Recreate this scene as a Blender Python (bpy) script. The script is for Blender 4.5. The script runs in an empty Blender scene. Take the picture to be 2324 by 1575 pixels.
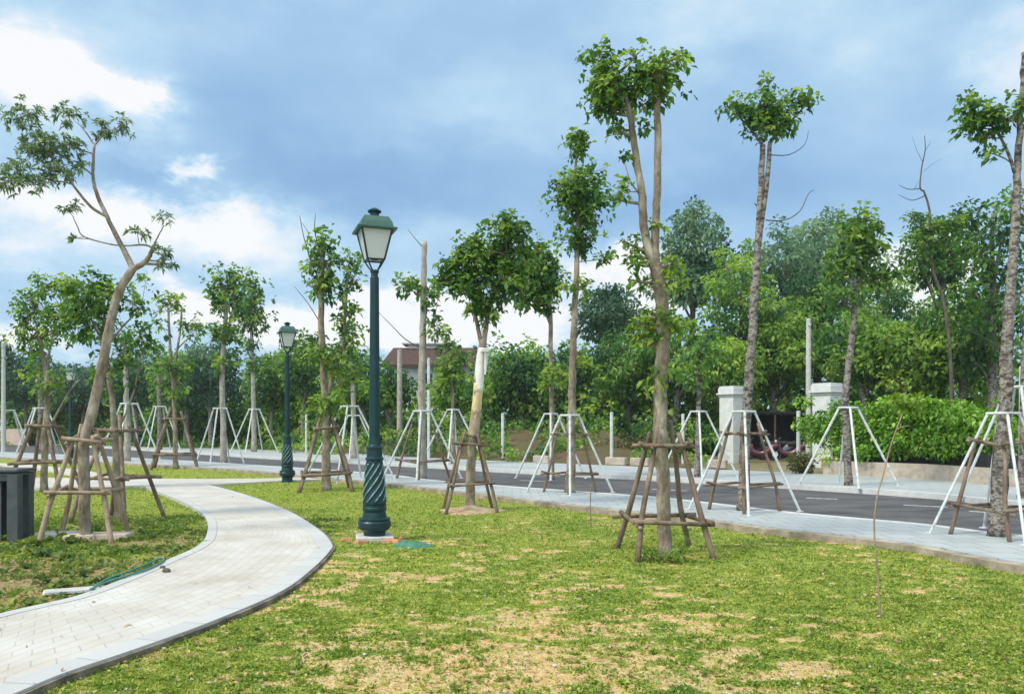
import bpy, math, random
import numpy as np
from mathutils import Vector, Matrix
R = math.radians
S = bpy.context.scene
COL = S.collection
rng = np.random.default_rng(7)
random.seed(7)

# ------------------------------------------------------------------ camera
CAMH, F, HX, HY, PW, PH = 1.54, 1800.0, 1162.0, 972.0, 2324.0, 1575.0
cam_d = bpy.data.cameras.new('camera'); cam = bpy.data.objects.new('camera', cam_d); COL.objects.link(cam)
cam.location = (0, 0, CAMH); cam.rotation_euler = (R(90), 0, 0)
cam_d.sensor_width = 36; cam_d.lens = 36 * F / PW
cam_d.shift_y = (HY - PH / 2) / PW
cam_d.clip_start = .1; cam_d.clip_end = 3000
S.camera = cam

# ------------------------------------------------------------------ light
EXPO = 1.12
S.view_settings.view_transform = 'Standard'
S.view_settings.look = 'None'
S.view_settings.exposure = EXPO
S.view_settings.gamma = 1
SUN_EL, SUN_AZ = R(52), R(-118)          # azimuth measured from +Y towards +X
sd = bpy.data.lights.new('sun', 'SUN'); so = bpy.data.objects.new('sun', sd); COL.objects.link(so)
sd.energy = 1.5; sd.angle = R(14); sd.color = (1, .93, .80)
dvec = Vector((math.sin(SUN_AZ) * math.cos(SUN_EL), math.cos(SUN_AZ) * math.cos(SUN_EL), math.sin(SUN_EL)))
so.rotation_euler = dvec.to_track_quat('Z', 'Y').to_euler()
so.location = dvec * 60

def srgb(r, g, b, k=1.0):
    f = lambda c: ((c / 255) / 12.92 if c / 255 <= .04045 else ((c / 255 + .055) / 1.055) ** 2.4)
    return (f(r) * k, f(g) * k, f(b) * k, 1)

def build_world():
    w = bpy.data.worlds.new('World'); S.world = w; w.use_nodes = True
    nt = w.node_tree; nt.nodes.clear()
    N = nt.nodes.new; L = nt.links.new
    def val(x):
        return x
    def M(op, a, b=None, c=None, clamp=False):
        n = N('ShaderNodeMath'); n.operation = op; n.use_clamp = clamp
        for i, x in enumerate((a, b, c)):
            if x is None: continue
            if isinstance(x, (int, float)): n.inputs[i].default_value = x
            else: L(x, n.inputs[i])
        return n.outputs[0]
    out = N('ShaderNodeOutputWorld'); bg = N('ShaderNodeBackground')
    STR = .1
    bg.inputs['Strength'].default_value = STR
    sky = N('ShaderNodeTexSky'); sky.sky_type = 'NISHITA'; sky.sun_disc = False
    sky.sun_elevation = SUN_EL; sky.sun_rotation = SUN_AZ; sky.air_density = 1.0; sky.dust_density = .6
    tc = N('ShaderNodeTexCoord'); sep = N('ShaderNodeSeparateXYZ'); L(tc.outputs['Generated'], sep.inputs[0])
    x, y, z = sep.outputs
    hyp = M('SQRT', M('ADD', M('MULTIPLY', x, x), M('MULTIPLY', y, y)))
    u = M('ARCTAN2', x, y)
    v = M('DIVIDE', z, M('MAXIMUM', hyp, .05))
    cmb = N('ShaderNodeCombineXYZ'); L(u, cmb.inputs[0]); L(M('MULTIPLY', v, 1.5), cmb.inputs[1])
    def noise(scale, detail, rough, off=0.0):
        mp = N('ShaderNodeMapping'); mp.inputs['Location'].default_value = (off, off * .7, off * 1.3)
        L(cmb.outputs[0], mp.inputs[0])
        n = N('ShaderNodeTexNoise'); n.inputs['Scale'].default_value = scale; n.inputs['Detail'].default_value = detail
        n.inputs['Roughness'].default_value = rough; L(mp.outputs[0], n.inputs['Vector']); return n.outputs['Fac']
    n1 = noise(5.5, 9, .62); n2 = noise(6.0, 9, .62, 7.3); n3 = noise(2.6, 6, .5, 3.1); n4 = noise(16, 5, .6, 1.1)
    uw = M('ADD', u, M('MULTIPLY', M('SUBTRACT', n1, .5), .30))
    vw = M('ADD', v, M('MULTIPLY', M('SUBTRACT', n2, .5), .20))
    acc = M('ADD', .44, M('MULTIPLY', M('SUBTRACT', n3, .5), .75))
    acc = M('ADD', acc, M('MULTIPLY', M('SUBTRACT', n4, .5), .20))
    blobs = [(95, 155, 175, 62, .85), (180, 40, 300, 70, .14), (600, 330, 120, 60, .05), (300, 180, 70, 30, .35), (190, 505, 330, 66, .56), (430, 370, 45, 26, .7), (520, 490, 160, 60, .35),
             (10, 740, 60, 40, .7), (460, 730, 110, 34, .55), (720, 745, 150, 50, .75), (950, 735, 150, 55, .8),
             (1210, 735, 130, 60, .85), (1360, 610, 110, 45, .75), (1450, 680, 70, 60, .6), (2075, 640, 80, 55, .8),
             (1690, 60, 300, 110, .30), (1300, 300, 200, 80, .06), (2300, 130, 90, 90, .4), (1000, 560, 260, 60, .12), (1050, 230, 200, 60, .12),
             (820, 405, 290, 80, -.34), (300, 390, 140, 42, -.35), (1450, 460, 260, 80, -.22), (520, 250, 160, 90, -.12),
             (1850, 420, 330, 80, -.12), (600, 660, 60, 40, -.02)]
    for (px, py, sx, sy, a) in blobs:
        u0 = math.atan((px - HX) / F); v0 = (HY - py) / math.hypot(F, px - HX)
        du = M('DIVIDE', M('SUBTRACT', uw, u0), sx / F); dv = M('DIVIDE', M('SUBTRACT', vw, v0), sy / F)
        q = M('ADD', M('MULTIPLY', du, du), M('MULTIPLY', dv, dv))
        acc = M('ADD', acc, M('MULTIPLY', M('EXPONENT', M('MULTIPLY', q, -.8)), a))
    # unseen sky overhead and behind, brightened to add fill light
    # added cloud out of view, whiter and stronger than the sky ahead
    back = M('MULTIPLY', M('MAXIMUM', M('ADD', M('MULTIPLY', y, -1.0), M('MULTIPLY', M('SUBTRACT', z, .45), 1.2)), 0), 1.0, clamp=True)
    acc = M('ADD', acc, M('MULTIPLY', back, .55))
    cr = N('ShaderNodeValToRGB'); L(acc, cr.inputs[0])
    k = 1 / (STR * 2 ** EXPO)
    e = cr.color_ramp.elements
    stops = [(.0, srgb(130, 173, 217)), (.22, srgb(145, 186, 226)), (.45, srgb(166, 203, 236)), (.64, srgb(192, 224, 247)), (.82, srgb(226, 240, 252)), (1.0, srgb(255, 255, 255))]
    e[0].position = stops[0][0]; e[0].color = stops[0][1]
    e[1].position = stops[-1][0]; e[1].color = stops[-1][1]
    for p, c in stops[1:-1]:
        q = e.new(p); q.color = c
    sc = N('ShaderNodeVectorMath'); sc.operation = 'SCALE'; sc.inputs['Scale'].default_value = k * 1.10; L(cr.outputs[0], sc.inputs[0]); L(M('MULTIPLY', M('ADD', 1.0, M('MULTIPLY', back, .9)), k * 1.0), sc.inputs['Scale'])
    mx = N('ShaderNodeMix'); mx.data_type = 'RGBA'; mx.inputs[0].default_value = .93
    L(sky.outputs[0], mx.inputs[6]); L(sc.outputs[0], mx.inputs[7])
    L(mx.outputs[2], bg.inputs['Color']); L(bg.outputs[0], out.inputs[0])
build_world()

# ------------------------------------------------------------------ helpers
def G(px, py, z=0.0):                       # a pixel of the 2324-wide picture -> the ground point it shows
    Y = (CAMH - z) * F / (py - HY)
    return ((px - HX) / F * Y, Y)
def P(px, py, Y):                           # a point at depth Y
    return Vector(((px - HX) / F * Y, Y, CAMH + (HY - py) / F * Y))

def setp(o, label=None, cat=None, group=None, kind=None):
    if label: o['label'] = label
    if cat: o['category'] = cat
    if group: o['group'] = group
    if kind: o['kind'] = kind
    return o
def empty(name, loc, label, cat, group=None, rz=0):
    o = bpy.data.objects.new(name, None); COL.objects.link(o); o.location = loc; o.rotation_euler = (0, 0, rz)
    o.empty_display_size = .2
    return setp(o, label, cat, group)
def link(name, me, mat, parent=None):
    if not isinstance(mat, (list, tuple)): mat = [mat]
    for m in mat: me.materials.append(m)
    o = bpy.data.objects.new(name, me); COL.objects.link(o)
    if parent: o.parent = parent
    return o

class MB:
    def __init__(s): s.v = []; s.f = []; s.m = []
    def add(s, vs, fs, m=0):
        b = len(s.v); s.v += [tuple(q) for q in vs]; s.f += [tuple(b + i for i in q) for q in fs]; s.m += [m] * len(fs)
    def box(s, c, d, rz=0, m=0, bev=0.0, taper=1.0):
        cx, cy, cz = c; hx, hy, hz = d[0] / 2, d[1] / 2, d[2] / 2
        co, si = math.cos(rz), math.sin(rz)
        vs = []
        def ring(ax, ay, z):
            b = min(bev, ax * .4, ay * .4)
            if b > 0: pts = [(-ax + b, -ay), (ax - b, -ay), (ax, -ay + b), (ax, ay - b), (ax - b, ay), (-ax + b, ay), (-ax, ay - b), (-ax, -ay + b)]
            else: pts = [(-ax, -ay), (ax, -ay), (ax, ay), (-ax, ay)]
            return [(cx + px * co - py * si, cy + px * si + py * co, cz + z) for px, py in pts]
        zs = [(-hz, 1 - bev / max(hx, 1e-4) if bev else 1, ), ]
        rings = []
        if bev:
            b = min(bev, hz * .4)
            rings = [ring(hx - b, hy - b, -hz), ring(hx, hy, -hz + b), ring(hx * taper, hy * taper, hz - b), ring(hx * taper - b, hy * taper - b, hz)]
        else: rings = [ring(hx, hy, -hz), ring(hx * taper, hy * taper, hz)]
        n = len(rings[0])
        for r_ in rings: vs += r_
        fs = [tuple(range(n))[::-1], tuple(range((len(rings) - 1) * n, len(rings) * n))]
        for k in range(len(rings) - 1):
            for i in range(n): fs.append((k * n + i, k * n + (i + 1) % n, (k + 1) * n + (i + 1) % n, (k + 1) * n + i))
        s.add(vs, fs, m)
    def tube(s, pts, rad, n=10, m=0, rough=0.0, cap=True, flare=0.0):
        pts = [Vector(p) for p in pts]
        if not isinstance(rad, (list, tuple)): rad = [rad] * len(pts)
        vs = []; fs = []
        t = (pts[1] - pts[0]).normalized()
        a = t.orthogonal().normalized()
        ph = random.random() * 6
        for i, p in enumerate(pts):
            if i == 0: t = (pts[1] - pts[0]).normalized()
            elif i == len(pts) - 1: t = (pts[-1] - pts[-2]).normalized()
            else: t = ((pts[i + 1] - p).normalized() + (p - pts[i - 1]).normalized()).normalized()
            a = (a - t * a.dot(t)).normalized(); b = t.cross(a)
            for k in range(n):
                an = 2 * math.pi * k / n
                rr = rad[i] * (1 + rough * (math.sin(3 * an + ph + i * .35) * .5 + random.uniform(-.5, .5)))
                vs.append(p + (a * math.cos(an) + b * math.sin(an)) * rr)
        for i in range(len(pts) - 1):
            for k in range(n): fs.append((i * n + k, i * n + (k + 1) % n, (i + 1) * n + (k + 1) % n, (i + 1) * n + k))
        if cap: fs.append(tuple(range(n))[::-1]); fs.append(tuple(range((len(pts) - 1) * n, len(pts) * n)))
        s.add(vs, fs, m)
    def lathe(s, prof, n=24, m=0, c=(0, 0, 0), fn=None):
        vs = []; fs = []
        for i, (r_, z) in enumerate(prof):
            for k in range(n):
                an = 2 * math.pi * k / n
                rr = fn(an, z, r_) if fn else r_
                vs.append((c[0] + rr * math.cos(an), c[1] + rr * math.sin(an), c[2] + z))
        for i in range(len(prof) - 1):
            for k in range(n): fs.append((i * n + k, i * n + (k + 1) % n, (i + 1) * n + (k + 1) % n, (i + 1) * n + k))
        fs.append(tuple(range(n))[::-1]); fs.append(tuple(range((len(prof) - 1) * n, len(prof) * n)))
        s.add(vs, fs, m)
    def build(s, name, mat, parent=None, smooth=False):
        me = bpy.data.meshes.new(name); me.from_pydata(s.v, [], s.f); me.update()
        me.polygons.foreach_set('material_index', s.m)
        if smooth: me.polygons.foreach_set('use_smooth', [True] * len(s.f))
        return link(name, me, mat, parent)

def smooth_path(pts, n=6):                   # Catmull-Rom
    pts = [Vector(p) for p in pts]
    out = []
    for i in range(len(pts) - 1):
        p0 = pts[max(i - 1, 0)]; p1 = pts[i]; p2 = pts[i + 1]; p3 = pts[min(i + 2, len(pts) - 1)]
        for k in range(n):
            t = k / n
            out.append(.5 * ((2 * p1) + (p2 - p0) * t + (2 * p0 - 5 * p1 + 4 * p2 - p3) * t * t + (3 * p1 - p0 - 3 * p2 + p3) * t ** 3))
    out.append(pts[-1]); return out
def lerp_list(vals, n):
    return list(np.interp(np.linspace(0, 1, n), np.linspace(0, 1, len(vals)), vals))

# ------------------------------------------------------------------ materials
def mat(name, build):
    m = bpy.data.materials.new(name); m.use_nodes = True; nt = m.node_tree
    nt.nodes.clear(); out = nt.nodes.new('ShaderNodeOutputMaterial'); build(nt, out); return m
def nd(nt, t, **kw):
    n = nt.nodes.new(t)
    for k, v in kw.items():
        if k.startswith('_'): setattr(n, k[1:], v)
        else: n.inputs[k.replace('_', ' ')].default_value = v
    return n
def ramp(nt, fac, stops):
    r = nt.nodes.new('ShaderNodeValToRGB'); e = r.color_ramp.elements
    e[0].position, e[0].color = stops[0][0], stops[0][1]; e[1].position, e[1].color = stops[-1][0], stops[-1][1]
    for p, c in stops[1:-1]:
        q = e.new(p); q.color = c
    nt.links.new(fac, r.inputs[0]); return r.outputs[0]
def noise_mat(name, stops, scale=6, detail=6, rough=.85, bump=.3, bscale=None, metal=0, stretch=(1, 1, 1), dist=.02, spec=.3):
    def b(nt, out):
        L = nt.links.new
        tc = nd(nt, 'ShaderNodeTexCoord'); mp = nd(nt, 'ShaderNodeMapping'); mp.inputs['Scale'].default_value = stretch
        L(tc.outputs['Object'], mp.inputs[0])
        n = nd(nt, 'ShaderNodeTexNoise', Scale=scale, Detail=detail, Roughness=.62); L(mp.outputs[0], n.inputs['Vector'])
        c = ramp(nt, n.outputs['Fac'], stops)
        p = nd(nt, 'ShaderNodeBsdfPrincipled', Roughness=rough, Metallic=metal)
        p.inputs['Specular IOR Level'].default_value = spec
        L(c, p.inputs['Base Color'])
        if bump:
            n2 = nd(nt, 'ShaderNodeTexNoise', Scale=bscale or scale * 4, Detail=5.0); L(mp.outputs[0], n2.inputs['Vector'])
            bp = nd(nt, 'ShaderNodeBump', Strength=bump, Distance=dist); L(n2.outputs['Fac'], bp.inputs['Height']); L(bp.outputs[0], p.inputs['Normal'])
        L(p.outputs[0], out.inputs[0])
    return mat(name, b)
def C(r, g, b): return (r, g, b, 1)

def leaf_mat(name, dark, mid, light, trans=.35, rough=.55):
    def b(nt, out):
        L = nt.links.new
        at = nd(nt, 'ShaderNodeAttribute'); at.attribute_name = 'tint'
        c = ramp(nt, at.outputs['Fac'], [(0, C(*dark)), (.5, C(*mid)), (1, C(*light))])
        p = nd(nt, 'ShaderNodeBsdfPrincipled', Roughness=rough); p.inputs['Specular IOR Level'].default_value = .35
        L(c, p.inputs['Base Color'])
        t = nd(nt, 'ShaderNodeBsdfTranslucent'); 
        hs = nd(nt, 'ShaderNodeHueSaturation', Saturation=1.15, Value=1.5); hs.inputs['Hue'].default_value = .485
        L(c, hs.inputs['Color']); L(hs.outputs[0], t.inputs['Color'])
        mx = nd(nt, 'ShaderNodeMixShader', Fac=trans); L(p.outputs[0], mx.inputs[1]); L(t.outputs[0], mx.inputs[2])
        L(mx.outputs[0], out.inputs[0])
    return mat(name, b)

M = {}
M['leaf'] = leaf_mat('leaf', (.034, .10, .034), (.11, .23, .055), (.32, .44, .09), .50)
M['leaf_grey'] = leaf_mat('leaf_grey', (.085, .15, .085), (.18, .28, .14), (.36, .46, .24))
M['leaf_light'] = leaf_mat('leaf_light', (.06, .14, .03), (.12, .23, .035), (.24, .34, .05))
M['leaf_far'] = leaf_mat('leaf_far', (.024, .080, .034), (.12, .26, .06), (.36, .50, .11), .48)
M['leaf_blue'] = leaf_mat('leaf_blue', (.04, .10, .06), (.12, .22, .12), (.26, .38, .20), .42)  # bluish tone puts distance haze into the leaf colour
M['leaf_hedge'] = leaf_mat('leaf_hedge', (.05, .15, .02), (.18, .38, .045), (.42, .60, .12))
M['leaf_dry'] = leaf_mat('leaf_dry', (.07, .07, .03), (.10, .12, .04), (.17, .16, .06))
M['dead_leaf'] = leaf_mat('dead_leaf', (.10, .06, .03), (.28, .19, .09), (.50, .40, .20), .15)
M['weed'] = leaf_mat('weed', (.07, .13, .035), (.16, .23, .055), (.34, .36, .11))
M['grass'] = leaf_mat('grass_blade', (.13, .22, .035), (.30, .375, .065), (.60, .55, .18), .3, .6)
M['bark'] = noise_mat('bark', [(.30, C(.11, .085, .06)), (.45, C(.22, .175, .125)), (.55, C(.31, .265, .20)), (.68, C(.46, .41, .33))], 7, stretch=(1, 1, .45), bump=.9, bscale=24, dist=.03)
M['bark_grey'] = noise_mat('bark_grey', [(.34, C(.04, .035, .03)), (.45, C(.12, .10, .085)), (.53, C(.24, .215, .185)), (.57, C(.36, .34, .30)), (.63, C(.13, .115, .10))], 9, stretch=(1, 1, 1.6), bump=.6, bscale=28)
M['bark_pale'] = noise_mat('bark_pale', [(.3, C(.20, .18, .15)), (.5, C(.36, .33, .28)), (.7, C(.50, .47, .41))], 7, stretch=(1, 1, .5), bump=.4, bscale=28)
M['bark_dark'] = noise_mat('bark_dark', [(.3, C(.05, .045, .035)), (.6, C(.14, .12, .09))], 8, stretch=(1, 1, .4), bump=.5)
M['wood'] = noise_mat('wood_pole', [(.3, C(.085, .06, .045)), (.5, C(.19, .14, .10)), (.75, C(.34, .27, .20))], 7, stretch=(1, 1, .5), bump=.5, bscale=40)
M['wood_light'] = noise_mat('wood_pole_light', [(.3, C(.17, .12, .08)), (.5, C(.33, .25, .17)), (.75, C(.48, .40, .30))], 7, stretch=(1, 1, .5), bump=.5, bscale=40)
M['steel'] = noise_mat('galvanised_pipe', [(.32, C(.30, .29, .26)), (.40, C(.50, .53, .52)), (.7, C(.72, .75, .74))], 9, rough=.55, bump=.05)
M['lamp_green'] = noise_mat('lamp_green_paint', [(.3, C(.005, .030, .036)), (.7, C(.009, .045, .050))], 5, rough=.38, bump=.04, spec=.35)
M['lamp_roof'] = noise_mat('lamp_roof_paint', [(.3, C(.035, .10, .08)), (.7, C(.055, .135, .105))], 5, rough=.45, bump=.04, spec=.5)
M['flute'] = noise_mat('lamp_flute_highlight', [(.35, C(.03, .10, .10)), (.55, C(.22, .33, .32)), (.7, C(.34, .43, .42))], 18, rough=.4, bump=.1)  # pale streaks paint the highlights along the ribs into the colour
M['concrete'] = noise_mat('concrete', [(.3, C(.40, .39, .36)), (.7, C(.58, .57, .53))], 8, bump=.3)
M['plaster'] = noise_mat('pillar_plaster', [(.3, C(.52, .54, .52)), (.7, C(.66, .68, .66))], 3, bump=.15)
M['kerb'] = noise_mat('kerb_stone', [(.3, C(.50, .51, .50)), (.7, C(.64, .65, .63))], 5, bump=.15)
M['soil'] = noise_mat('soil', [(.3, C(.28, .19, .11)), (.55, C(.44, .33, .20)), (.75, C(.56, .45, .30))], 5, bump=.6, bscale=30)
M['edge'] = noise_mat('mortar_edge', [(.28, C(.15, .12, .08)), (.5, C(.33, .28, .21)), (.7, C(.50, .43, .33))], 4, bump=.6, bscale=14)
M['stonewall'] = noise_mat('rubble_wall', [(.3, C(.30, .27, .22)), (.5, C(.44, .38, .31)), (.7, C(.54, .46, .38))], 4, bump=.5, bscale=9)
M['asphalt'] = noise_mat('asphalt', [(.3, C(.060, .058, .059)), (.45, C(.085, .083, .084)), (.55, C(.115, .111, .109)), (.75, C(.14, .135, .13))], .7, detail=8, bump=.3, bscale=60, stretch=(1, 2.5, 1))
M['white_paint'] = noise_mat('road_paint', [(.36, C(.28, .27, .25)), (.6, C(.66, .65, .60))], 9, bump=0)
M['iron'] = noise_mat('dark_iron', [(.3, C(.045, .055, .065)), (.7, C(.09, .10, .11))], 6, rough=.5, bump=.1, spec=.5)
M['iron_blue'] = noise_mat('blue_grey_panel', [(.3, C(.10, .15, .18)), (.7, C(.16, .21, .24))], 6, rough=.5, bump=.1, spec=.5)
M['hose'] = noise_mat('green_hose', [(.3, C(.05, .20, .16)), (.7, C(.10, .30, .24))], 6, rough=.45, bump=.05)
M['net'] = noise_mat('green_mesh_sheet', [(.3, C(.04, .14, .09)), (.7, C(.10, .25, .17))], 14, rough=.8, bump=.8, bscale=40)
M['brick'] = noise_mat('broken_brick', [(.3, C(.40, .18, .09)), (.7, C(.60, .34, .20))], 12, bump=.4)
M['roof'] = noise_mat('red_brown_roof', [(.3, C(.055, .032, .028)), (.7, C(.10, .055, .045))], 3, bump=.3, stretch=(4, 1, 1))
M['wall_white'] = noise_mat('white_wall', [(.3, C(.50, .50, .48)), (.7, C(.66, .66, .63))], 2, bump=.1)
M['wall_pink'] = noise_mat('pink_beige_wall', [(.3, C(.46, .36, .28)), (.7, C(.60, .50, .41))], 2, bump=.1)
M['window'] = noise_mat('window_dark', [(.3, C(.03, .035, .04)), (.7, C(.06, .07, .08))], 2, rough=.2, bump=0)
M['cloth'] = noise_mat('white_wrap', [(.3, C(.62, .61, .56)), (.7, C(.82, .81, .77))], 8, bump=.5, bscale=20)
M['straw'] = noise_mat('straw_wrap', [(.3, C(.50, .38, .18)), (.7, C(.74, .62, .38))], 8, bump=.5, bscale=30, stretch=(1, 1, .3))
M['red'] = noise_mat('red_paint', [(.3, C(.07, .018, .028)), (.7, C(.15, .035, .055))], 4, rough=.3, bump=0, spec=.6)
M['rubber'] = noise_mat('rubber', [(.3, C(.02, .02, .02)), (.7, C(.04, .04, .04))], 4, bump=0)
M['shed'] = noise_mat('dark_shed', [(.3, C(.018, .02, .022)), (.7, C(.045, .045, .05))], 3, bump=.2)
M['peach'] = noise_mat('peach_block', [(.3, C(.48, .32, .20)), (.7, C(.62, .44, .30))], 4, bump=.3)

def glass_b(nt, out):
    p = nd(nt, 'ShaderNodeBsdfPrincipled', Roughness=.25); p.inputs['Base Color'].default_value = C(.84, .86, .86)
    p.inputs['Specular IOR Level'].default_value = .6
    t = nd(nt, 'ShaderNodeBsdfTranslucent'); t.inputs['Color'].default_value = C(.95, .96, .96)
    mx = nd(nt, 'ShaderNodeMixShader', Fac=.45)
    nt.links.new(p.outputs[0], mx.inputs[1]); nt.links.new(t.outputs[0], mx.inputs[2]); nt.links.new(mx.outputs[0], out.inputs[0])
M['frosted'] = mat('frosted_glass', glass_b)

M['pebble'] = noise_mat('pebble', [(.3, C(.24, .19, .13)), (.5, C(.42, .35, .27)), (.7, C(.60, .56, .48))], 1.5, bump=0)
M['clay'] = noise_mat('clay_bank', [(.3, C(.05, .04, .022)), (.45, C(.12, .070, .038)), (.55, C(.08, .09, .03)), (.7, C(.20, .12, .06))], 1.6, detail=9, bump=.9, bscale=8)
M['dark_strip'] = noise_mat('kerb_dark_strip', [(.3, C(.07, .06, .045)), (.5, C(.17, .14, .10)), (.7, C(.34, .28, .20))], 5, bump=.8, bscale=20)
def paving(name, c1, c2, mortar, bw, bh, msize, tone_lo, tone_hi, coord='UV', rough=.8, nscale=1.2):
    def b(nt, out):
        L = nt.links.new
        tc = nd(nt, 'ShaderNodeTexCoord')
        br = nd(nt, 'ShaderNodeTexBrick', Scale=1.0); br.inputs['Color1'].default_value = c1; br.inputs['Color2'].default_value = c2
        br.inputs['Mortar'].default_value = mortar; br.inputs['Mortar Size'].default_value = msize; br.inputs['Brick Width'].default_value = bw
        br.inputs['Row Height'].default_value = bh; br.inputs['Mortar Smooth'].default_value = .3
        L(tc.outputs[coord], br.inputs['Vector'])
        n = nd(nt, 'ShaderNodeTexNoise', Scale=nscale, Detail=8.0, Roughness=.65); L(tc.outputs['Object'], n.inputs['Vector'])
        t = ramp(nt, n.outputs['Fac'], [(.3, tone_lo), (.65, tone_hi)])
        mx = nd(nt, 'ShaderNodeMix'); mx.data_type = 'RGBA'; mx.blend_type = 'MULTIPLY'; mx.inputs[0].default_value = 1
        L(br.outputs['Color'], mx.inputs[6]); L(t, mx.inputs[7])
        p = nd(nt, 'ShaderNodeBsdfPrincipled', Roughness=rough); L(mx.outputs[2], p.inputs['Base Color'])
        n2 = nd(nt, 'ShaderNodeTexNoise', Scale=60.0, Detail=4.0); L(tc.outputs['Object'], n2.inputs['Vector'])
        ad = nd(nt, 'ShaderNodeMath'); ad.operation = 'MULTIPLY_ADD'; L(br.outputs['Fac'], ad.inputs[0]); ad.inputs[1].default_value = -1.5; L(n2.outputs['Fac'], ad.inputs[2])
        bp = nd(nt, 'ShaderNodeBump', Strength=.35, Distance=.006); L(ad.outputs[0], bp.inputs['Height']); L(bp.outputs[0], p.inputs['Normal'])
        L(p.outputs[0], out.inputs[0])
    return mat(name, b)
M['path'] = paving('path_pavers', C(.58, .565, .53), C(.54, .53, .50), C(.43, .42, .40), .30, .15, .006, C(.80, .73, .63), C(1.03, 1.01, .98))
M['path_edge'] = paving('path_edging', C(.48, .475, .455), C(.54, .53, .51), C(.36, .35, .33), .5, 2.0, .008, C(.9, .9, .9), C(1, 1, 1))
M['pave'] = paving('pavement_tiles', C(.38, .405, .40), C(.44, .46, .45), C(.27, .28, .275), .4, .4, .012, C(.82, .85, .86), C(1.0, 1.0, 1.0), 'Object', nscale=.5)

# ------------------------------------------------------------------ ground, road, paths
def px_line(pts, z): return [Vector((*G(a, b, z), z)) for a, b in pts]
Z_PAVE, Z_PATH, Z_ROAD, Z_FAR = .10, .06, -.02, .10
lawn_edge = px_line([(3100, 1375), (2318, 1275), (2057, 1229), (1765, 1197), (1620, 1178), (1450, 1160), (1232, 1135), (1000, 1108), (880, 1095), (700, 1079), (560, 1065), (383, 1055), (150, 1043), (-200, 1028)], Z_PAVE)
road_near = px_line([(3100, 1277), (2318, 1217), (2081, 1190), (1784, 1163), (1570, 1138), (1437, 1125), (1161, 1105), (967, 1089), (831, 1073), (521, 1052), (383, 1044), (150, 1032), (-200, 1018)], Z_PAVE)
road_far = px_line([(3100, 1205), (2318, 1140), (2081, 1117), (1754, 1097), (1518, 1084), (1161, 1066), (967, 1055), (790, 1046), (583, 1035), (439, 1026), (200, 1012), (0, 1003), (-300, 996)], Z_FAR)
far_back = px_line([(3100, 1150), (2318, 1105), (2081, 1085), (1846, 1074), (1389, 1056), (1161, 1047), (967, 1038), (790, 1028), (583, 1020), (439, 1012), (200, 1001), (0, 994), (-300, 988)], Z_FAR)
def sp(l, n=5): return smooth_path(l, n)
lawn_edge, road_near, road_far, far_back = sp(lawn_edge), sp(road_near), sp(road_far), sp(far_back)

def strip(name, A, B, z, material, thick=.0, kind='structure', parent=None, uvs=True, N=None, across=1):
    """sheet between two world polylines resampled to the same count, with optional thickness downward"""
    N = N or max(len(A), len(B))
    def res(l):
        l = [Vector((p[0], p[1], 0)) for p in l]
        t = np.linspace(0, 1, len(l)); q = np.linspace(0, 1, N)
        return [Vector((np.interp(k, t, [p.x for p in l]), np.interp(k, t, [p.y for p in l]), 0)) for k in q]
    A, B = res(A), res(B)
    vs = []; fs = []; uv = []
    s = 0; W = across + 1
    for i in range(N):
        if i: s += ((A[i] + B[i]) / 2 - (A[i - 1] + B[i - 1]) / 2).length
        w = (A[i] - B[i]).length
        for k in range(W):
            p = A[i].lerp(B[i], k / across); vs.append((p.x, p.y, z)); uv.append((s, (k / across) * w))
    for i in range(N - 1):
        for k in range(across):
            a = i * W + k; fs.append((a, a + 1, a + W + 1, a + W))
    nt = len(fs)
    if thick:
        for side, k in ((1, 0), (-1, W - 1)):
            base = len(vs)
            for i in range(N): q = vs[i * W + k]; vs.append((q[0], q[1], z - thick)); uv.append((uv[i * W + k][0], -.2))
            for i in range(N - 1): fs.append((i * W + k, (i + 1) * W + k, base + i + 1, base + i))
    me = bpy.data.meshes.new(name); me.from_pydata(vs, [], fs); me.update()
    # make the top face up
    if me.polygons[0].normal.z < 0:
        me.flip_normals()
    ul = me.uv_layers.new(name='UVMap')
    for lp in me.loops: ul.data[lp.index].uv = uv[lp.vertex_index]
    o = link(name, me, material, parent)
    if kind: o['kind'] = kind
    return o

def offset(line, d):
    out = []
    for i, p in enumerate(line):
        a = line[max(i - 1, 0)]; b = line[min(i + 1, len(line) - 1)]
        t = Vector((b[0] - a[0], b[1] - a[1], 0)).normalized()
        out.append(Vector((p[0] - t.y * d, p[1] + t.x * d, 0)))
    return out
def poly_sheet(name, pts, z, material, thick=0):
    n = len(pts); vs = [(p[0], p[1], z) for p in pts]; fs = [tuple(range(n))]
    if thick:
        vs += [(p[0], p[1], z - thick) for p in pts]; fs += [(i, (i + 1) % n, n + (i + 1) % n, n + i) for i in range(n)]
    me = bpy.data.meshes.new(name); me.from_pydata(vs, [], fs); me.update()
    if me.polygons[0].normal.z < 0: me.flip_normals()
    ul = me.uv_layers.new(name='UVMap')
    for lp in me.loops: v = vs[lp.vertex_index]; ul.data[lp.index].uv = (v[0], v[1])
    o = link(name, me, material); o['kind'] = 'structure'; return o

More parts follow.
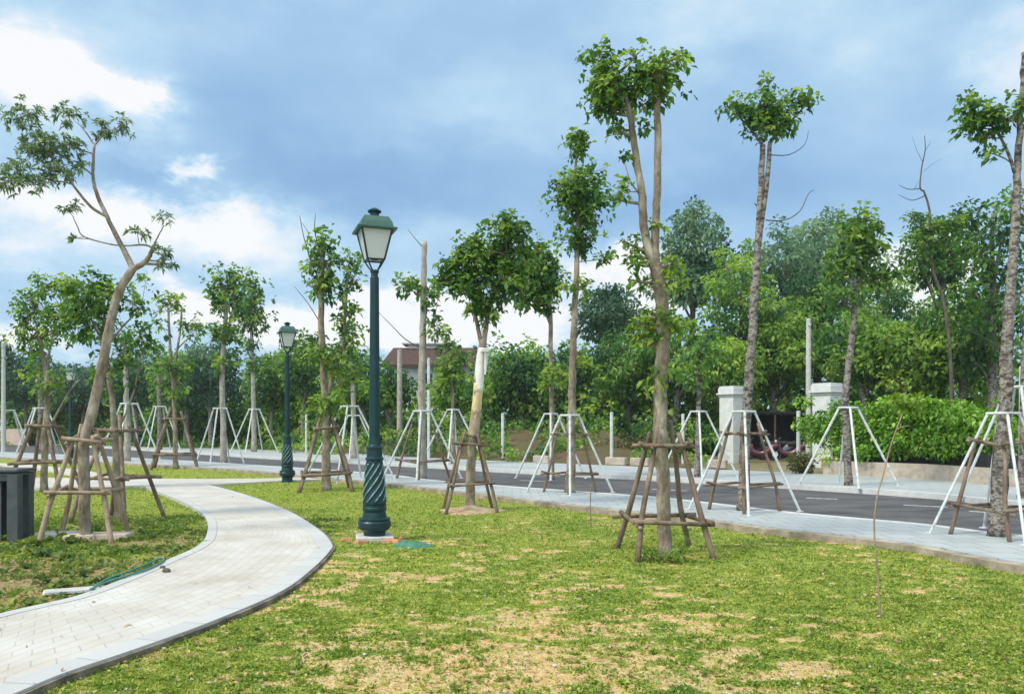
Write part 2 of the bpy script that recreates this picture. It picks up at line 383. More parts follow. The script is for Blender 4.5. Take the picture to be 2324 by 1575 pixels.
strip('near_pavement', offset(lawn_edge, 0), road_near, Z_PAVE, M['pave'], .16, N=140)
strip('near_kerb', offset(road_near, .001), offset(road_near, -.16), Z_PAVE + .006, M['kerb'], .14, N=140)
strip('pavement_edging', offset(lawn_edge, .0), offset(lawn_edge, .16), Z_PAVE - .015, M['edge'], .14, N=200)
strip('road', offset(road_near, -.16), road_far, Z_ROAD, M['asphalt'], 0, N=140)
strip('far_kerb', offset(road_far, .0), offset(road_far, -.18), Z_FAR + .008, M['kerb'], .14, N=140)
strip('far_pavement', offset(road_far, -.18), far_back, Z_FAR, M['pave'], .12, N=140)
def road_dash(a, b, w):
    A = Vector((*G(*a, Z_ROAD), 0)); B = Vector((*G(*b, Z_ROAD), 0)); t = (B - A).normalized(); n = Vector((-t.y, t.x, 0)) * w / 2
    return [A - n, B - n, B + n, A + n]
dm = MB()
for a, b in (((2050, 1146), (2150, 1151)), ((1480, 1110), (1560, 1114)), ((1180, 1090), (1240, 1093)), ((2200, 1160), (2290, 1166)), ((1830, 1130), (1900, 1133))):
    q = road_dash(a, b, .13); dm.add([(p.x, p.y, Z_ROAD + .004) for p in q], [(0, 1, 2, 3)])
o = dm.build('road_marking', M['white_paint']); o['kind'] = 'structure'

# curved path
outer = px_line([(-420, 1760), (-180, 1650), (22, 1577), (144, 1527), (324, 1466), (486, 1407), (640, 1340), (713, 1286), (748, 1250), (753, 1232), (722, 1199), (650, 1156), (561, 1123), (480, 1101), (420, 1093)], Z_PATH)
inner = px_line([(-420, 1500), (-180, 1440), (0, 1391), (83, 1372), (180, 1349), (288, 1309), (378, 1270), (446, 1239), (469, 1212), (468, 1176), (435, 1148), (378, 1122), (316, 1100), (270, 1093)], Z_PATH)
outer, inner = sp(outer, 8), sp(inner, 8)
strip('curved_path', offset(outer, .20), offset(inner, -.13), Z_PATH - .004, M['path'], 0, N=120, across=4)
strip('path_kerb', outer, offset(outer, .20), Z_PATH, M['path_edge'], .10, N=160)
strip('path_kerb', offset(inner, -.13), inner, Z_PATH, M['path_edge'], .08, N=160)
strip('path_dark_strip', offset(outer, -.028), offset(outer, .004), .046, M['dark_strip'], .05, N=160)  # dark strip along the foot of the outer kerb
cross_top = px_line([(-500, 1078), (0, 1082), (330, 1085), (560, 1085), (660, 1083), (740, 1082)], Z_PATH)
cross_bot = px_line([(-500, 1104), (0, 1107), (190, 1106), (330, 1100), (480, 1098), (560, 1094), (660, 1089), (740, 1087)], Z_PATH)
CT, CB = sp(cross_top), sp(cross_bot)
strip('cross_path', CB, CT, Z_PATH - .009, M['path'], .08, N=60)
br_a = sp(px_line([(-300, 1045), (0, 1050), (90, 1055), (200, 1068), (290, 1084)], Z_PATH)); br_b = sp(px_line([(-300, 1050), (0, 1056), (70, 1062), (150, 1074), (210, 1084)], Z_PATH))
strip('side_path', br_b, br_a, Z_PATH - .014, M['path'], .08, N=40)

def closed(A, B): return np.array([(p[0], p[1]) for p in A] + [(p[0], p[1]) for p in reversed(B)])
polys = [closed(outer, inner), closed(CT, CB), closed(br_a, br_b), closed(offset(lawn_edge, .16), road_far)]
def inside(pts, poly):
    x, y = pts[:, 0], pts[:, 1]; n = len(poly); c = np.zeros(len(pts), bool); j = n - 1
    for i in range(n):
        xi, yi = poly[i]; xj, yj = poly[j]
        if yi != yj:
            k = ((yi > y) != (yj > y)) & (x < (xj - xi) * (y - yi) / (yj - yi) + xi); c ^= k
        j = i
    return c
# value noise used for both the ground colour and the blades
_tab = rng.random((256, 256))
def vnoise(x, y):
    xi = np.floor(x).astype(int); yi = np.floor(y).astype(int); fx = x - xi; fy = y - yi
    fx = fx * fx * (3 - 2 * fx); fy = fy * fy * (3 - 2 * fy)
    a = _tab[xi & 255, yi & 255]; b = _tab[(xi + 1) & 255, yi & 255]; c = _tab[xi & 255, (yi + 1) & 255]; d = _tab[(xi + 1) & 255, (yi + 1) & 255]
    return (a * (1 - fx) + b * fx) * (1 - fy) + (c * (1 - fx) + d * fx) * fy
def fbm(x, y, o=5):
    s = 0; a = .5
    for i in range(o): s = s + a * vnoise(x * 2 ** i + 13 * i, y * 2 ** i + 7 * i); a *= .5
    return s
gauss = []
for px, py, rx, ry, a in ((1200, 1500, 1.5, .9, .42), (1600, 1540, .9, .5, .30), (1330, 1400, 1.1, .7, .28), (950, 1545, .8, .5, .32), (1380, 1330, .8, .5, .22),
                          (250, 1315, 1.9, 1.1, .85), (100, 1365, 1.5, 1.1, .9), (420, 1235, .8, .6, .7), (60, 1290, .9, .6, .45), (290, 1195, .9, .5, .3), (1700, 1440, .8, .5, .12), (1100, 1400, .8, .5, .12),
                          (900, 1300, 1.5, .8, .12), (1150, 1260, 1.8, 1.2, .10), (300, 1190, .8, .5, .18), (2200, 1560, .6, .4, .1), (1500, 1262, .35, .25, .3)):
    g = G(px, py); gauss.append((g[0], g[1], rx, ry, a))
def bare(x, y):
    v = (fbm(x * 1.1 + 5, y * 1.1 + 2, 3) - .45) * .7 + (fbm(x * 5, y * 9, 4) - .47) * 2.0
    for gx, gy, rx, ry, a in gauss: v = v + a * 1.22 * np.exp(-((x - gx) / rx) ** 2 - ((y - gy) / ry) ** 2)
    return v - .27
def hgt(x, y): return (fbm(x * .5, y * .5, 3) - .45) * .05

def lawn_mat(nt, out):
    L = nt.links.new
    at = nd(nt, 'ShaderNodeAttribute'); at.attribute_name = 'bare'
    tc = nd(nt, 'ShaderNodeTexCoord')
    n = nd(nt, 'ShaderNodeTexNoise', Scale=14.0, Detail=8.0, Roughness=.7); L(tc.outputs['Object'], n.inputs['Vector'])
    n2 = nd(nt, 'ShaderNodeTexNoise', Scale=1.3, Detail=5.0, Roughness=.6); L(tc.outputs['Object'], n2.inputs['Vector'])
    g = ramp(nt, n.outputs['Fac'], [(.3, C(.11, .16, .03)), (.48, C(.24, .29, .05)), (.62, C(.38, .40, .10)), (.8, C(.52, .46, .20))])
    s = ramp(nt, n.outputs['Fac'], [(.3, C(.33, .20, .10)), (.5, C(.58, .40, .22)), (.7, C(.74, .58, .36))])
    hu = nd(nt, 'ShaderNodeAttribute'); hu.attribute_name = 'humus'
    sb = ramp(nt, n.outputs['Fac'], [(.3, C(.14, .085, .05)), (.45, C(.28, .19, .11)), (.58, C(.40, .29, .18)), (.7, C(.58, .46, .32))])
    ms = nd(nt, 'ShaderNodeMix'); ms.data_type = 'RGBA'; L(hu.outputs['Fac'], ms.inputs[0]); L(s, ms.inputs[6]); L(sb, ms.inputs[7]); s = ms.outputs[2]
    a1 = nd(nt, 'ShaderNodeMath'); a1.operation = 'MULTIPLY_ADD'; L(n.outputs['Fac'], a1.inputs[0]); a1.inputs[1].default_value = .5; L(at.outputs['Fac'], a1.inputs[2])
    f = ramp(nt, a1.outputs[0], [(.22, C(0, 0, 0)), (.44, C(1, 1, 1))])
    mx = nd(nt, 'ShaderNodeMix'); mx.data_type = 'RGBA'; L(f, mx.inputs[0]); L(g, mx.inputs[6]); L(s, mx.inputs[7])
    t = ramp(nt, n2.outputs['Fac'], [(.35, C(.85, .95, .8)), (.65, C(1.1, 1.0, .9))])
    m2 = nd(nt, 'ShaderNodeMix'); m2.data_type = 'RGBA'; m2.blend_type = 'MULTIPLY'; m2.inputs[0].default_value = 1; L(mx.outputs[2], m2.inputs[6]); L(t, m2.inputs[7])
    p = nd(nt, 'ShaderNodeBsdfPrincipled', Roughness=.95); p.inputs['Specular IOR Level'].default_value = .1; L(m2.outputs[2], p.inputs['Base Color'])
    n3 = nd(nt, 'ShaderNodeTexNoise', Scale=45.0, Detail=5.0); L(tc.outputs['Object'], n3.inputs['Vector'])
    bp = nd(nt, 'ShaderNodeBump', Strength=.8, Distance=.03); L(n3.outputs['Fac'], bp.inputs['Height']); L(bp.outputs[0], p.inputs['Normal'])
    L(p.outputs[0], out.inputs[0])
M['lawn'] = mat('lawn', lawn_mat)
M['earth'] = noise_mat('far_ground', [(.3, C(.10, .11, .04)), (.5, C(.20, .17, .09)), (.7, C(.26, .22, .12))], .8, detail=8, bump=.5)

def grid(name, x0, x1, y0, y1, step, zoff, skip_polys, material):
    xs = np.arange(x0, x1 + 1e-6, step); ys = np.arange(y0, y1 + 1e-6, step)
    X, Y = np.meshgrid(xs, ys); x = X.ravel(); y = Y.ravel()
    z = hgt(x, y) + zoff
    for q in skip_polys:                                       # dip under the paths
        z[inside(np.c_[x, y], q)] = -.06
    v = np.c_[x, y, z]; nx, ny = len(xs), len(ys)
    i = np.arange(nx * ny).reshape(ny, nx)
    f = np.stack([i[:-1, :-1], i[:-1, 1:], i[1:, 1:], i[1:, :-1]], -1).reshape(-1, 4)
    me = bpy.data.meshes.new(name); me.from_pydata(v.tolist(), [], f.tolist()); me.update()
    at = me.attributes.new('bare', 'FLOAT', 'POINT'); at.data.foreach_set('value', bare(x, y).astype(np.float32))
    at = me.attributes.new('humus', 'FLOAT', 'POINT'); at.data.foreach_set('value', np.clip((-2.6 - x + .25 * (9 - y)) / .8, 0, 1).astype(np.float32))
    me.polygons.foreach_set('use_smooth', [True] * len(me.polygons))
    o = link(name, me, material); o['kind'] = 'structure'; return o
inner_polys = [closed(offset(outer, .12), offset(inner, -.1)), closed(offset(lawn_edge, -.05), road_far)]
grid('lawn', -9, 11, 2.6, 14, .05, 0, inner_polys, M['lawn'])
def far_lawn():
    xs = np.concatenate([np.arange(-70, -9, 1.0), np.arange(-9, 13, .25)]); ys = np.arange(14, 70, .25)
    X, Y = np.meshgrid(xs, ys); x = X.ravel(); y = Y.ravel(); z = hgt(x, y)
    road_all = closed(offset(lawn_edge, -.1), far_back)
    z[inside(np.c_[x, y], road_all)] = -.07
    for q in inner_polys[:1]: z[inside(np.c_[x, y], q)] = -.06
    nx, ny = len(xs), len(ys); i = np.arange(nx * ny).reshape(ny, nx)
    f = np.stack([i[:-1, :-1], i[:-1, 1:], i[1:, 1:], i[1:, :-1]], -1).reshape(-1, 4)
    me = bpy.data.meshes.new('far_lawn'); me.from_pydata(np.c_[x, y, z].tolist(), [], f.tolist()); me.update()
    at = me.attributes.new('bare', 'FLOAT', 'POINT'); at.data.foreach_set('value', (bare(x, y) - .15).astype(np.float32))
    o = link('far_lawn', me, M['lawn']); o['kind'] = 'structure'
far_lawn()
g = grid('left_lawn', -16, -9, 2.6, 14, .35, 0, inner_polys, M['lawn'])
gm = MB(); gm.add([(-900, -60, -.12), (900, -60, -.12), (900, 1500, -.12), (-900, 1500, -.12)], [(0, 1, 2, 3)])
o = gm.build('ground', M['earth']); o['kind'] = 'structure'
# raised earth beyond the far pavement
fb2 = offset(far_back, -.0)
bank = strip('bank', fb2, [p + Vector((6, 14, 0)) for p in fb2], .07, M['earth'], .12, N=120)

# brown earth embankment behind the far pavement, left of the gate
be = [p for p in far_back if 640 < p.x / p.y * F + HX < 1610]
def embank():
    A = offset(be, -.35); vs = []; fs = []; cols = 9; n = len(A)
    for i, p in enumerate(A):
        for k in range(cols):
            t = k / (cols - 1); d = Vector((.35, 1, 0)).normalized() * (t * 6)
            e = min(1, min(i, n - 1 - i) / 4)
            z = .08 + 1.45 * (t ** .8) * e * (.8 + .6 * float(fbm(np.array([p.x * .4 + t]), np.array([p.y * .4 + t * 2]), 3)[0] - .4))
            vs.append((p.x + d.x, p.y + d.y, z))
    for i in range(n - 1):
        for k in range(cols - 1): fs.append((i * cols + k, (i + 1) * cols + k, (i + 1) * cols + k + 1, i * cols + k + 1))
    m = MB(); m.add(vs, fs); o = m.build('embankment', M['clay'], smooth=True); o['kind'] = 'structure'
embank()
# ------------------------------------------------------------------ leaves
def leaf_obj(name, base, dirs, length, tint, material, parent=None, wr=.28, droop=.25, fold=.25, smooth=False):
    n = len(base); base = np.asarray(base, float); d = np.asarray(dirs, float)
    d /= np.maximum(np.linalg.norm(d, axis=1, keepdims=True), 1e-6)
    up = np.tile([0, 0, 1.0], (n, 1)) + rng.normal(0, .45, (n, 3))
    side = np.cross(d, up); side /= np.maximum(np.linalg.norm(side, axis=1, keepdims=True), 1e-6)
    nor = np.cross(side, d)
    L = np.asarray(length).reshape(-1, 1) * np.ones((n, 1)); w = L * wr
    v0 = base; v1 = base + d * L * .5 + side * w + nor * w * fold; v3 = base + d * L * .5 - side * w + nor * w * fold
    v2 = base + d * L; v2[:, 2] -= (L * droop)[:, 0]
    V = np.stack([v0, v1, v2, v3], 1).reshape(-1, 3).astype(np.float32)
    i = np.arange(n) * 4
    Fa = np.stack([i, i + 1, i + 2, i, i + 2, i + 3], 1).ravel().astype(np.int32)
    me = bpy.data.meshes.new(name)
    me.vertices.add(len(V)); me.vertices.foreach_set('co', V.ravel())
    me.loops.add(len(Fa)); me.loops.foreach_set('vertex_index', Fa)
    me.polygons.add(2 * n); me.polygons.foreach_set('loop_start', np.arange(0, 6 * n, 3, dtype=np.int32))
    me.update(calc_edges=True)
    at = me.attributes.new('tint', 'FLOAT', 'FACE'); at.data.foreach_set('value', np.repeat(np.clip(tint, 0, 1), 2).astype(np.float32))
    return link(name, me, material, parent)

def unit(n):
    v = rng.normal(0, 1, (n, 3)); return v / np.linalg.norm(v, axis=1, keepdims=True)

def clump_leaves(center, rad, nclus, per, ln, yellow=0.0, jit=.5):
    """leaf whorls spread through an ellipsoid: returns base, dir, len, tint, twig ends"""
    u = unit(nclus); rr = rng.random(nclus) ** .45; rr = np.where(rng.random(nclus) < .13, rng.uniform(1.15, 1.5, nclus), rr)
    c = np.array(center) + u * rr[:, None] * np.array(rad) * rng.uniform(.7, 1.22, (nclus, 1))
    axis = u * .8 + np.array([0, 0, .45]); axis /= np.linalg.norm(axis, axis=1, keepdims=True)
    B = np.repeat(c, per, 0) + rng.normal(0, ln * jit, (nclus * per, 3))
    a = np.repeat(axis, per, 0); rnd = unit(nclus * per)
    rnd -= a * np.sum(rnd * a, 1, keepdims=True); rnd /= np.maximum(np.linalg.norm(rnd, axis=1, keepdims=True), 1e-6)
    D = rnd * rng.uniform(.6, 1.1, (nclus * per, 1)) + a * rng.uniform(.0, .7, (nclus * per, 1)); D[:, 2] -= rng.uniform(-.1, .2, nclus * per)
    Ls = ln * rng.uniform(.45, 1.25, nclus * per)
    ct = np.clip(rng.normal(.42, .24, nclus) + u[:, 2] * .10 + yellow, 0, 1)
    T = np.repeat(ct, per) + rng.normal(0, .12, nclus * per)
    return B, D, Ls, T, c

def tree(name, px, py, zb, label, limbs, clumps, leaf='leaf', bark='bark', ln=.14, dens=1.0, per=7, cat='tree', group=None, wr=.33, twigs=True, stubs=None, bare_twigs=None, depth=None, jit=.36):
    """limbs: list of (points [(px,py[,dy])...], r0, r1). clumps: (px,py,rx_px,ry_px[,dy[,yellow]])"""
    X, Y = G(px, py, zb)
    if depth: Y = depth; X = (px - HX) / F * Y
    root = empty(name, (X, Y, zb), label, cat, group)
    O = Vector((X, Y, zb))
    def W(p):
        dy = p[2] if len(p) > 2 else 0
        return P(p[0], p[1], Y + dy) - O
    tm = MB(); limb_world = []
    for k, lb in enumerate(limbs):
        pts, r0, r1 = lb[:3]
        wp = smooth_path([W(p) for p in pts], 5)
        n = len(wp); 
        for i in range(1, n - 1): wp[i] = wp[i] + Vector((random.uniform(-1, 1), random.uniform(-1, 1), 0)) * r0 * .10
        rads = list(np.linspace(r0, r1, n))
        if k == 0:
            wp[0].z = min(wp[0].z, -.05)
            rads[0] *= 1.2; rads[1] *= 1.06
        tm.tube(wp, rads, 12 if r0 > .04 else 7, rough=.10 if r0 > .03 else .05)
        limb_world += [(p, r) for p, r in zip(wp, rads)]
    Bs, Ds, Ls, Ts = [], [], [], []
    pts_l = np.array([[*p] for p, r in limb_world])
    for c in clumps:
        dy = c[4] if len(c) > 4 else 0; ye = c[5] if len(c) > 5 else 0
        cw = W((c[0], c[1], dy)); m = (Y + dy) / F
        rx, rz = c[2] * m * 1.06, c[3] * m * 1.08; ry = max(min(rx, 1.4), rz * .7, .12)
        vol = rx * ry * rz
        n = max(4, int(dens * 54 * (vol ** .72) / (ln ** 2.16) * .30)); lnn = ln * .65
        b, d, l, t, cc = clump_leaves(cw, (rx, ry, rz), n, per, lnn, ye, jit)
        Bs.append(b); Ds.append(d); Ls.append(l); Ts.append(t)
        if twigs:
            j = np.argmin(np.linalg.norm(pts_l - np.array(cw), axis=1) + (pts_l[:, 2] > cw.z) * .3)
            att = Vector(pts_l[j]); mid = att.lerp(cw, .6) + Vector((0, 0, -.1 * rz))
            rt = min(.022, limb_world[j][1] * .6)
            if (cw - att).length > .15: tm.tube([att, mid, cw], [rt, rt * .8, rt * .6], 6)
            for q in cc[:: max(1, len(cc) // 14)]:
                e = Vector(q); s0 = cw.lerp(e, .05); tm.tube([s0, s0.lerp(e, .55) + Vector((0, 0, .04 * rz)), e], [rt * .5, rt * .4, rt * .25], 4, cap=False)
    tm.build('trunk', M[bark], root, smooth=True)
    if Bs:
        leaf_obj('crown', np.concatenate(Bs), np.concatenate(Ds), np.concatenate(Ls), np.concatenate(Ts), M[leaf], root, wr=wr)
    if bare_twigs:
        for pts, r in bare_twigs:
            bm_ = MB(); w = smooth_path([W(p) for p in pts], 3); bm_.tube(w, lerp_list([r, r * .35], len(w)), 6)
            bm_.build('bare_branch', M['bark_dark'], root, smooth=True)
    return root, Vector((X, Y, zb))

def wood_support(loc, label, hb=.52, ht=.11, H=1.5, bars=(.40, 1.28), rz=0, r=.030, light=False, missing=()):
    root = empty('tree_support', loc, label, 'tree support', 'wooden pole supports around tree trunks', rz)
    mt = M['wood_light'] if light else M['wood']
    cor = [(-1, -1), (1, -1), (1, 1), (-1, 1)]
    def at(k, z):
        s = hb + (ht - hb) * z / H
        return Vector((cor[k][0] * s, cor[k][1] * s, z))
    for k in range(4):
        m = MB(); j = Vector((random.uniform(-.04, .04), random.uniform(-.04, .04), 0))
        if k in missing: continue
        p = [at(k, -.05) + j, at(k, H * .35) + Vector((random.uniform(-.02, .02), random.uniform(-.02, .02), 0)), at(k, H * .7), at(k, H + random.uniform(-.05, .18))]
        m.tube(smooth_path(p, 3), lerp_list([r * 1.05, r * .8], 10), 8, rough=.12)
        m.build('pole', mt, root, smooth=True)
    for z in bars:
        for k in range(4):
            a, b = at(k, z), at((k + 1) % 4, z); e = (b - a).normalized() * random.uniform(.07, .2)
            out = Vector((a.x + b.x, a.y + b.y, 0)).normalized() * r * 1.5
            dz = random.uniform(-.03, .03) + (.035 if k % 2 else 0)
            m = MB(); m.tube([a - e + out + Vector((0, 0, dz)), (a + b) / 2 + out, b + e + out + Vector((0, 0, -dz))], [r * .8, r * .72, r * .65], 8, rough=.1)
            m.build('crossbar', mt, root, smooth=True)
    return root

def steel_support(loc, label, rz=R(40), foot=.66, top=.17, H=1.72, r=.021):
    foot *= .95; top *= .62; rz += R(random.uniform(-7, 7)); H *= random.uniform(.985, 1.015)
    root = empty('steel_tree_brace', loc, label, 'tree brace', 'white steel pipe braces around street trees', rz)
    for sx, sy in ((-1, -1), (1, -1), (1, 1), (-1, 1)):
        m = MB(); m.tube([(sx * foot, sy * foot, .0), (sx * top, sy * top, H)], r, 8)
        m.box((sx * foot, sy * foot, .006), (.09, .09, .012))
        m.build('leg', M['steel'], root, smooth=False)
    m = MB()
    for (ax, ay), (bx, by) in (((-1, -1), (1, -1)), ((1, -1), (1, 1)), ((1, 1), (-1, 1)), ((-1, 1), (-1, -1))):
        m.tube([(ax * top * 1.12, ay * top * 1.12, H - .01), (bx * top * 1.12, by * top * 1.12, H - .01)], r * .9, 8)
    m.build('collar', M['steel'], root)
    return root

# ------------------------------------------------------------------ street lamps
def make_lamp(loc, label, rz=R(18), scale=1.0):
    root = empty('street_lamp', loc, label, 'street lamp', 'green lantern street lamps', rz)
    root.scale = (scale,) * 3
    m = MB(); m.lathe([(.155, -.02), (.155, .02), (.145, .06), (.15, .12), (.165, .14), (.205, .17), (.222, .20), (.222, .26), (.205, .285), (.215, .295), (.215, .315), (.165, .33),
                       (.16, .36), (.152, .40), (.165, .43), (.165, .455), (.158, .47), (.160, .50)], 32)
    m.build('base', M['lamp_green'], root, smooth=False)
    tw = 5.2
    m = MB()
    prof = [(float(np.interp(z, [.50, .60, 1.10], [.160, .156, .112])), float(z)) for z in np.linspace(.50, 1.10, 26)]
    m.lathe(prof, 72, fn=lambda an, z, r_: r_ - .009 * (0.5 + .5 * math.cos(9 * (an - z * tw))) ** 2)
    m.build('fluted_barrel', M['lamp_green'], root, smooth=True)
    fl = MB()
    for k in range(9):
        pts = []
        for z in np.linspace(.54, 1.06, 14):
            r_ = float(np.interp(z, [.50, .60, 1.10], [.160, .156, .112])) + .001; an = 2 * math.pi * (k + .5) / 9 + z * tw
            pts.append((r_ * math.cos(an), r_ * math.sin(an), z))
        fl.tube(pts, .0095, 6)
    fl.build('spiral_rib', M['flute'], root, smooth=True)
    m = MB(); m.lathe([(.112, 1.10), (.125, 1.115), (.125, 1.135), (.108, 1.15), (.105, 1.25), (.118, 1.265), (.118, 1.285), (.092, 1.30), (.083, 1.32), (.074, 1.4), (.060, 3.55), (.060, 3.60), (.05, 3.615), (.048, 3.66), (.06, 3.675), (.06, 3.70), (.03, 3.71)], 28)
    m.build('pole', M['lamp_green'], root, smooth=False)
    # lantern
    zb, zt, wb, wt = 3.84, 4.24, .115, .205
    fr = MB()
    c4 = [(-1, -1), (1, -1), (1, 1), (-1, 1)]
    for sx, sy in c4:
        fr.tube([(sx * .03, sy * .03, 3.69), (sx * .075, sy * .075, 3.76), (sx * wb, sy * wb, zb)], .011, 6)
        fr.tube([(sx * wb, sy * wb, zb - .005), (sx * wt, sy * wt, zt)], .0135, 6)
    for k in range(4):
        a, b = c4[k], c4[(k + 1) % 4]
        fr.tube([(a[0] * wb, a[1] * wb, zb), (b[0] * wb, b[1] * wb, zb)], .010, 6)
        fr.tube([(a[0] * wt, a[1] * wt, zt), (b[0] * wt, b[1] * wt, zt)], .013, 6)
    lant = fr.build('lantern', M['lamp_green'], root)
    for k in range(4):
        a, b = c4[k], c4[(k + 1) % 4]; q = .985
        g = MB(); vs = [(a[0] * wb * q, a[1] * wb * q, zb), (b[0] * wb * q, b[1] * wb * q, zb), (b[0] * wt * q, b[1] * wt * q, zt), (a[0] * wt * q, a[1] * wt * q, zt)]
        cx = (a[0] + b[0]) / 2 * .006; cy = (a[1] + b[1]) / 2 * .006
        vs2 = [(x - cx, y - cy, z) for x, y, z in vs]
        g.add(vs + vs2, [(0, 1, 2, 3), (7, 6, 5, 4), (0, 4, 5, 1), (1, 5, 6, 2), (2, 6, 7, 3), (3, 7, 4, 0)])
        g.build('glass_pane', M['frosted'], lant)
    m = MB(); m.lathe([(.03, 3.84), (.05, 3.85), (.05, 3.95), (.035, 3.99)], 14); m.build('lamp_holder', M['lamp_green'], lant)
    rf = MB()
    def sq(w, z): return [(-w, -w, z), (w, -w, z), (w, w, z), (-w, w, z)]
    lv = [(.20, zt - .005), (.262, zt - .012), (.268, zt + .012), (.222, zt + .03), (.205, zt + .10), (.165, zt + .172), (.10, zt + .19), (.05, zt + .195)]
    vs = []; fs = []
    for w, z in lv: vs += sq(w, z)
    for i in range(len(lv) - 1):
        for k in range(4): fs.append((i * 4 + k, i * 4 + (k + 1) % 4, (i + 1) * 4 + (k + 1) % 4, (i + 1) * 4 + k))
    fs.append((3, 2, 1, 0)); fs.append(tuple(len(vs) - 4 + k for k in range(4)))
    rf.add(vs, fs); rf.build('roof', M['lamp_roof'], lant)
    m = MB(); m.lathe([(.062, zt + .19), (.062, zt + .245), (.09, zt + .255), (.095, zt + .275), (.07, zt + .29), (.04, zt + .31), (.01, zt + .315)], 20); m.build('finial', M['lamp_green'], lant)
    return root
l1 = G(850, 1227); make_lamp((l1[0], l1[1], .0), 'tall dark green lantern street lamp on the lawn beside the curved path', R(20))
l2 = G(652, 1092, .03); make_lamp((l2[0], l2[1], .02), 'dark green street lamp farther off where the cross path meets the pavement', R(24))
l3y = 38.0; make_lamp(((160 - HX) / F * l3y, l3y, .0), 'most distant green street lamp, half hidden behind the leaning tree at left', R(10))
# foot of the nearest lamp: concrete pad, bricks, green sheet
m = MB(); m.box((l1[0], l1[1], .035), (.50, .50, .09), R(12), bev=.01)
setp(m.build('concrete_footing', M['concrete']), 'square concrete pad under the nearest green street lamp', 'footing')
lab = ['broken orange brick at the left foot of the lamp footing', 'orange brick fragment in front of the lamp footing', 'flat brick piece to the right of the lamp footing', 'small brick shard by the green sheet', 'pale orange brick leaning on the footing corner']
for i, (dx, dy, s, rz_) in enumerate(((-.36, -.10, .17, .3), (-.12, -.36, .20, .8), (.28, -.22, .22, -.3), (.36, .02, .12, 1.2), (.22, -.33, .13, .1))):
    m = MB(); m.box((0, 0, .03), (s, s * .55, .07), bev=.012, taper=.85)
    o = m.build('brick', M['brick']); o.location = (l1[0] + dx, l1[1] + dy, -.005); o.rotation_euler = (random.uniform(-.15, .15), .1, rz_)
    setp(o, lab[i], 'brick', 'brick rubble round the lamp foot')
def crumpled(name, c, lx, ly, h, rz, mt, n=18):
    vs = []; fs = []
    for i in range(n + 1):
        for k in range(n + 1):
            a, b = i / n * 2 - 1, k / n * 2 - 1
            e = max(0, 1 - (a * a) ** 1.2) * max(0, 1 - (b * b) ** 1.2)
            z = h * e * (.35 + .9 * float(fbm(np.array([a * 2.4 + 9]), np.array([b * 2.4 + 3]), 4)[0])) - .004
            x = a * lx / 2 * (1 + .25 * math.sin(b * 3)); y = b * ly / 2 * (1 + .2 * math.sin(a * 4))
            vs.append((x, y, z))
    for i in range(n):
        for k in range(n):
            q = i * (n + 1) + k; fs.append((q, q + n + 1, q + n + 2, q + 1))
    m = MB(); m.add(vs, fs); o = m.build(name, mt, smooth=True); o.location = c; o.rotation_euler = (0, 0, rz); return o
g = G(932, 1243); setp(crumpled('plastic_sheet', (g[0], g[1], .01), .50, .34, .12, R(-20), M['net']), 'crumpled dark green mesh sheet on the grass beside the lamp', 'plastic sheet')

# ------------------------------------------------------------------ street trees (leaves by clump)
T = tree
# A leaning tree at left
tA, la = T('leaning_tree', 195, 1225, 0, 'tall leaning tree with a sharp fork and spidery whorled leaves, nearest at left',
  [([(195, 1225), (192, 1120), (190, 1010), (205, 950), (222, 880), (238, 800), (249, 735), (272, 660), (302, 610)], .078, .052),
   ([(302, 612), (288, 580), (274, 554), (242, 491), (218, 435), (211, 392), (214, 328)], .042, .016),
   ([(214, 330), (198, 305), (183, 286)], .012, .008), ([(214, 330), (225, 318), (240, 300)], .012, .008),
   ([(242, 491, 0), (206, 469, -.1), (165, 419, -.2), (130, 372, -.2)], .024, .012), ([(165, 419, -.2), (135, 412, -.3), (90, 415, -.4), (20, 410, -.4)], .013, .006),
   ([(212, 400), (195, 385), (182, 376)], .012, .007), ([(130, 372, -.2), (100, 340, -.2), (62, 275, -.2)], .011, .006),
   ([(300, 612), (325, 598), (340, 580), (349, 556)], .042, .024), ([(345, 562), (325, 556), (266, 557), (192, 538), (176, 515), (165, 490)], .014, .006),
   ([(349, 558), (357, 540), (372, 512)], .013, .007), ([(335, 590), (355, 592), (375, 580)], .014, .007), ([(192, 538), (178, 540)], .006, .005)],
  [(60, 262, 44, 36, -.2), (158, 262, 33, 24, .1), (232, 290, 26, 26, .1), (272, 287, 22, 20, 0), (100, 322, 50, 26, -.2), (112, 345, 48, 26, -.2), (70, 350, 26, 26, -.3), (160, 330, 30, 20, -.2),
   (182, 374, 22, 20, 0), (140, 390, 32, 20, -.2), (8, 378, 34, 24, -.4), (80, 408, 42, 22, -.3), (22, 415, 34, 20, -.4), (118, 412, 22, 16, -.3),
   (148, 468, 16, 9), (168, 466, 18, 10, 0, .2), (170, 541, 14, 7), (312, 530, 22, 16, 0, .25), (381, 497, 18, 15), (368, 572, 22, 16), (374, 598, 20, 18)],
  leaf='leaf_grey', ln=.135, dens=.72, per=12, wr=.14, jit=.07)
wood_support((la.x, la.y, 0), 'pale wooden pole frame around the leaning tree', .46, .12, 1.42, (.68, 1.38), R(12), .036, light=True)

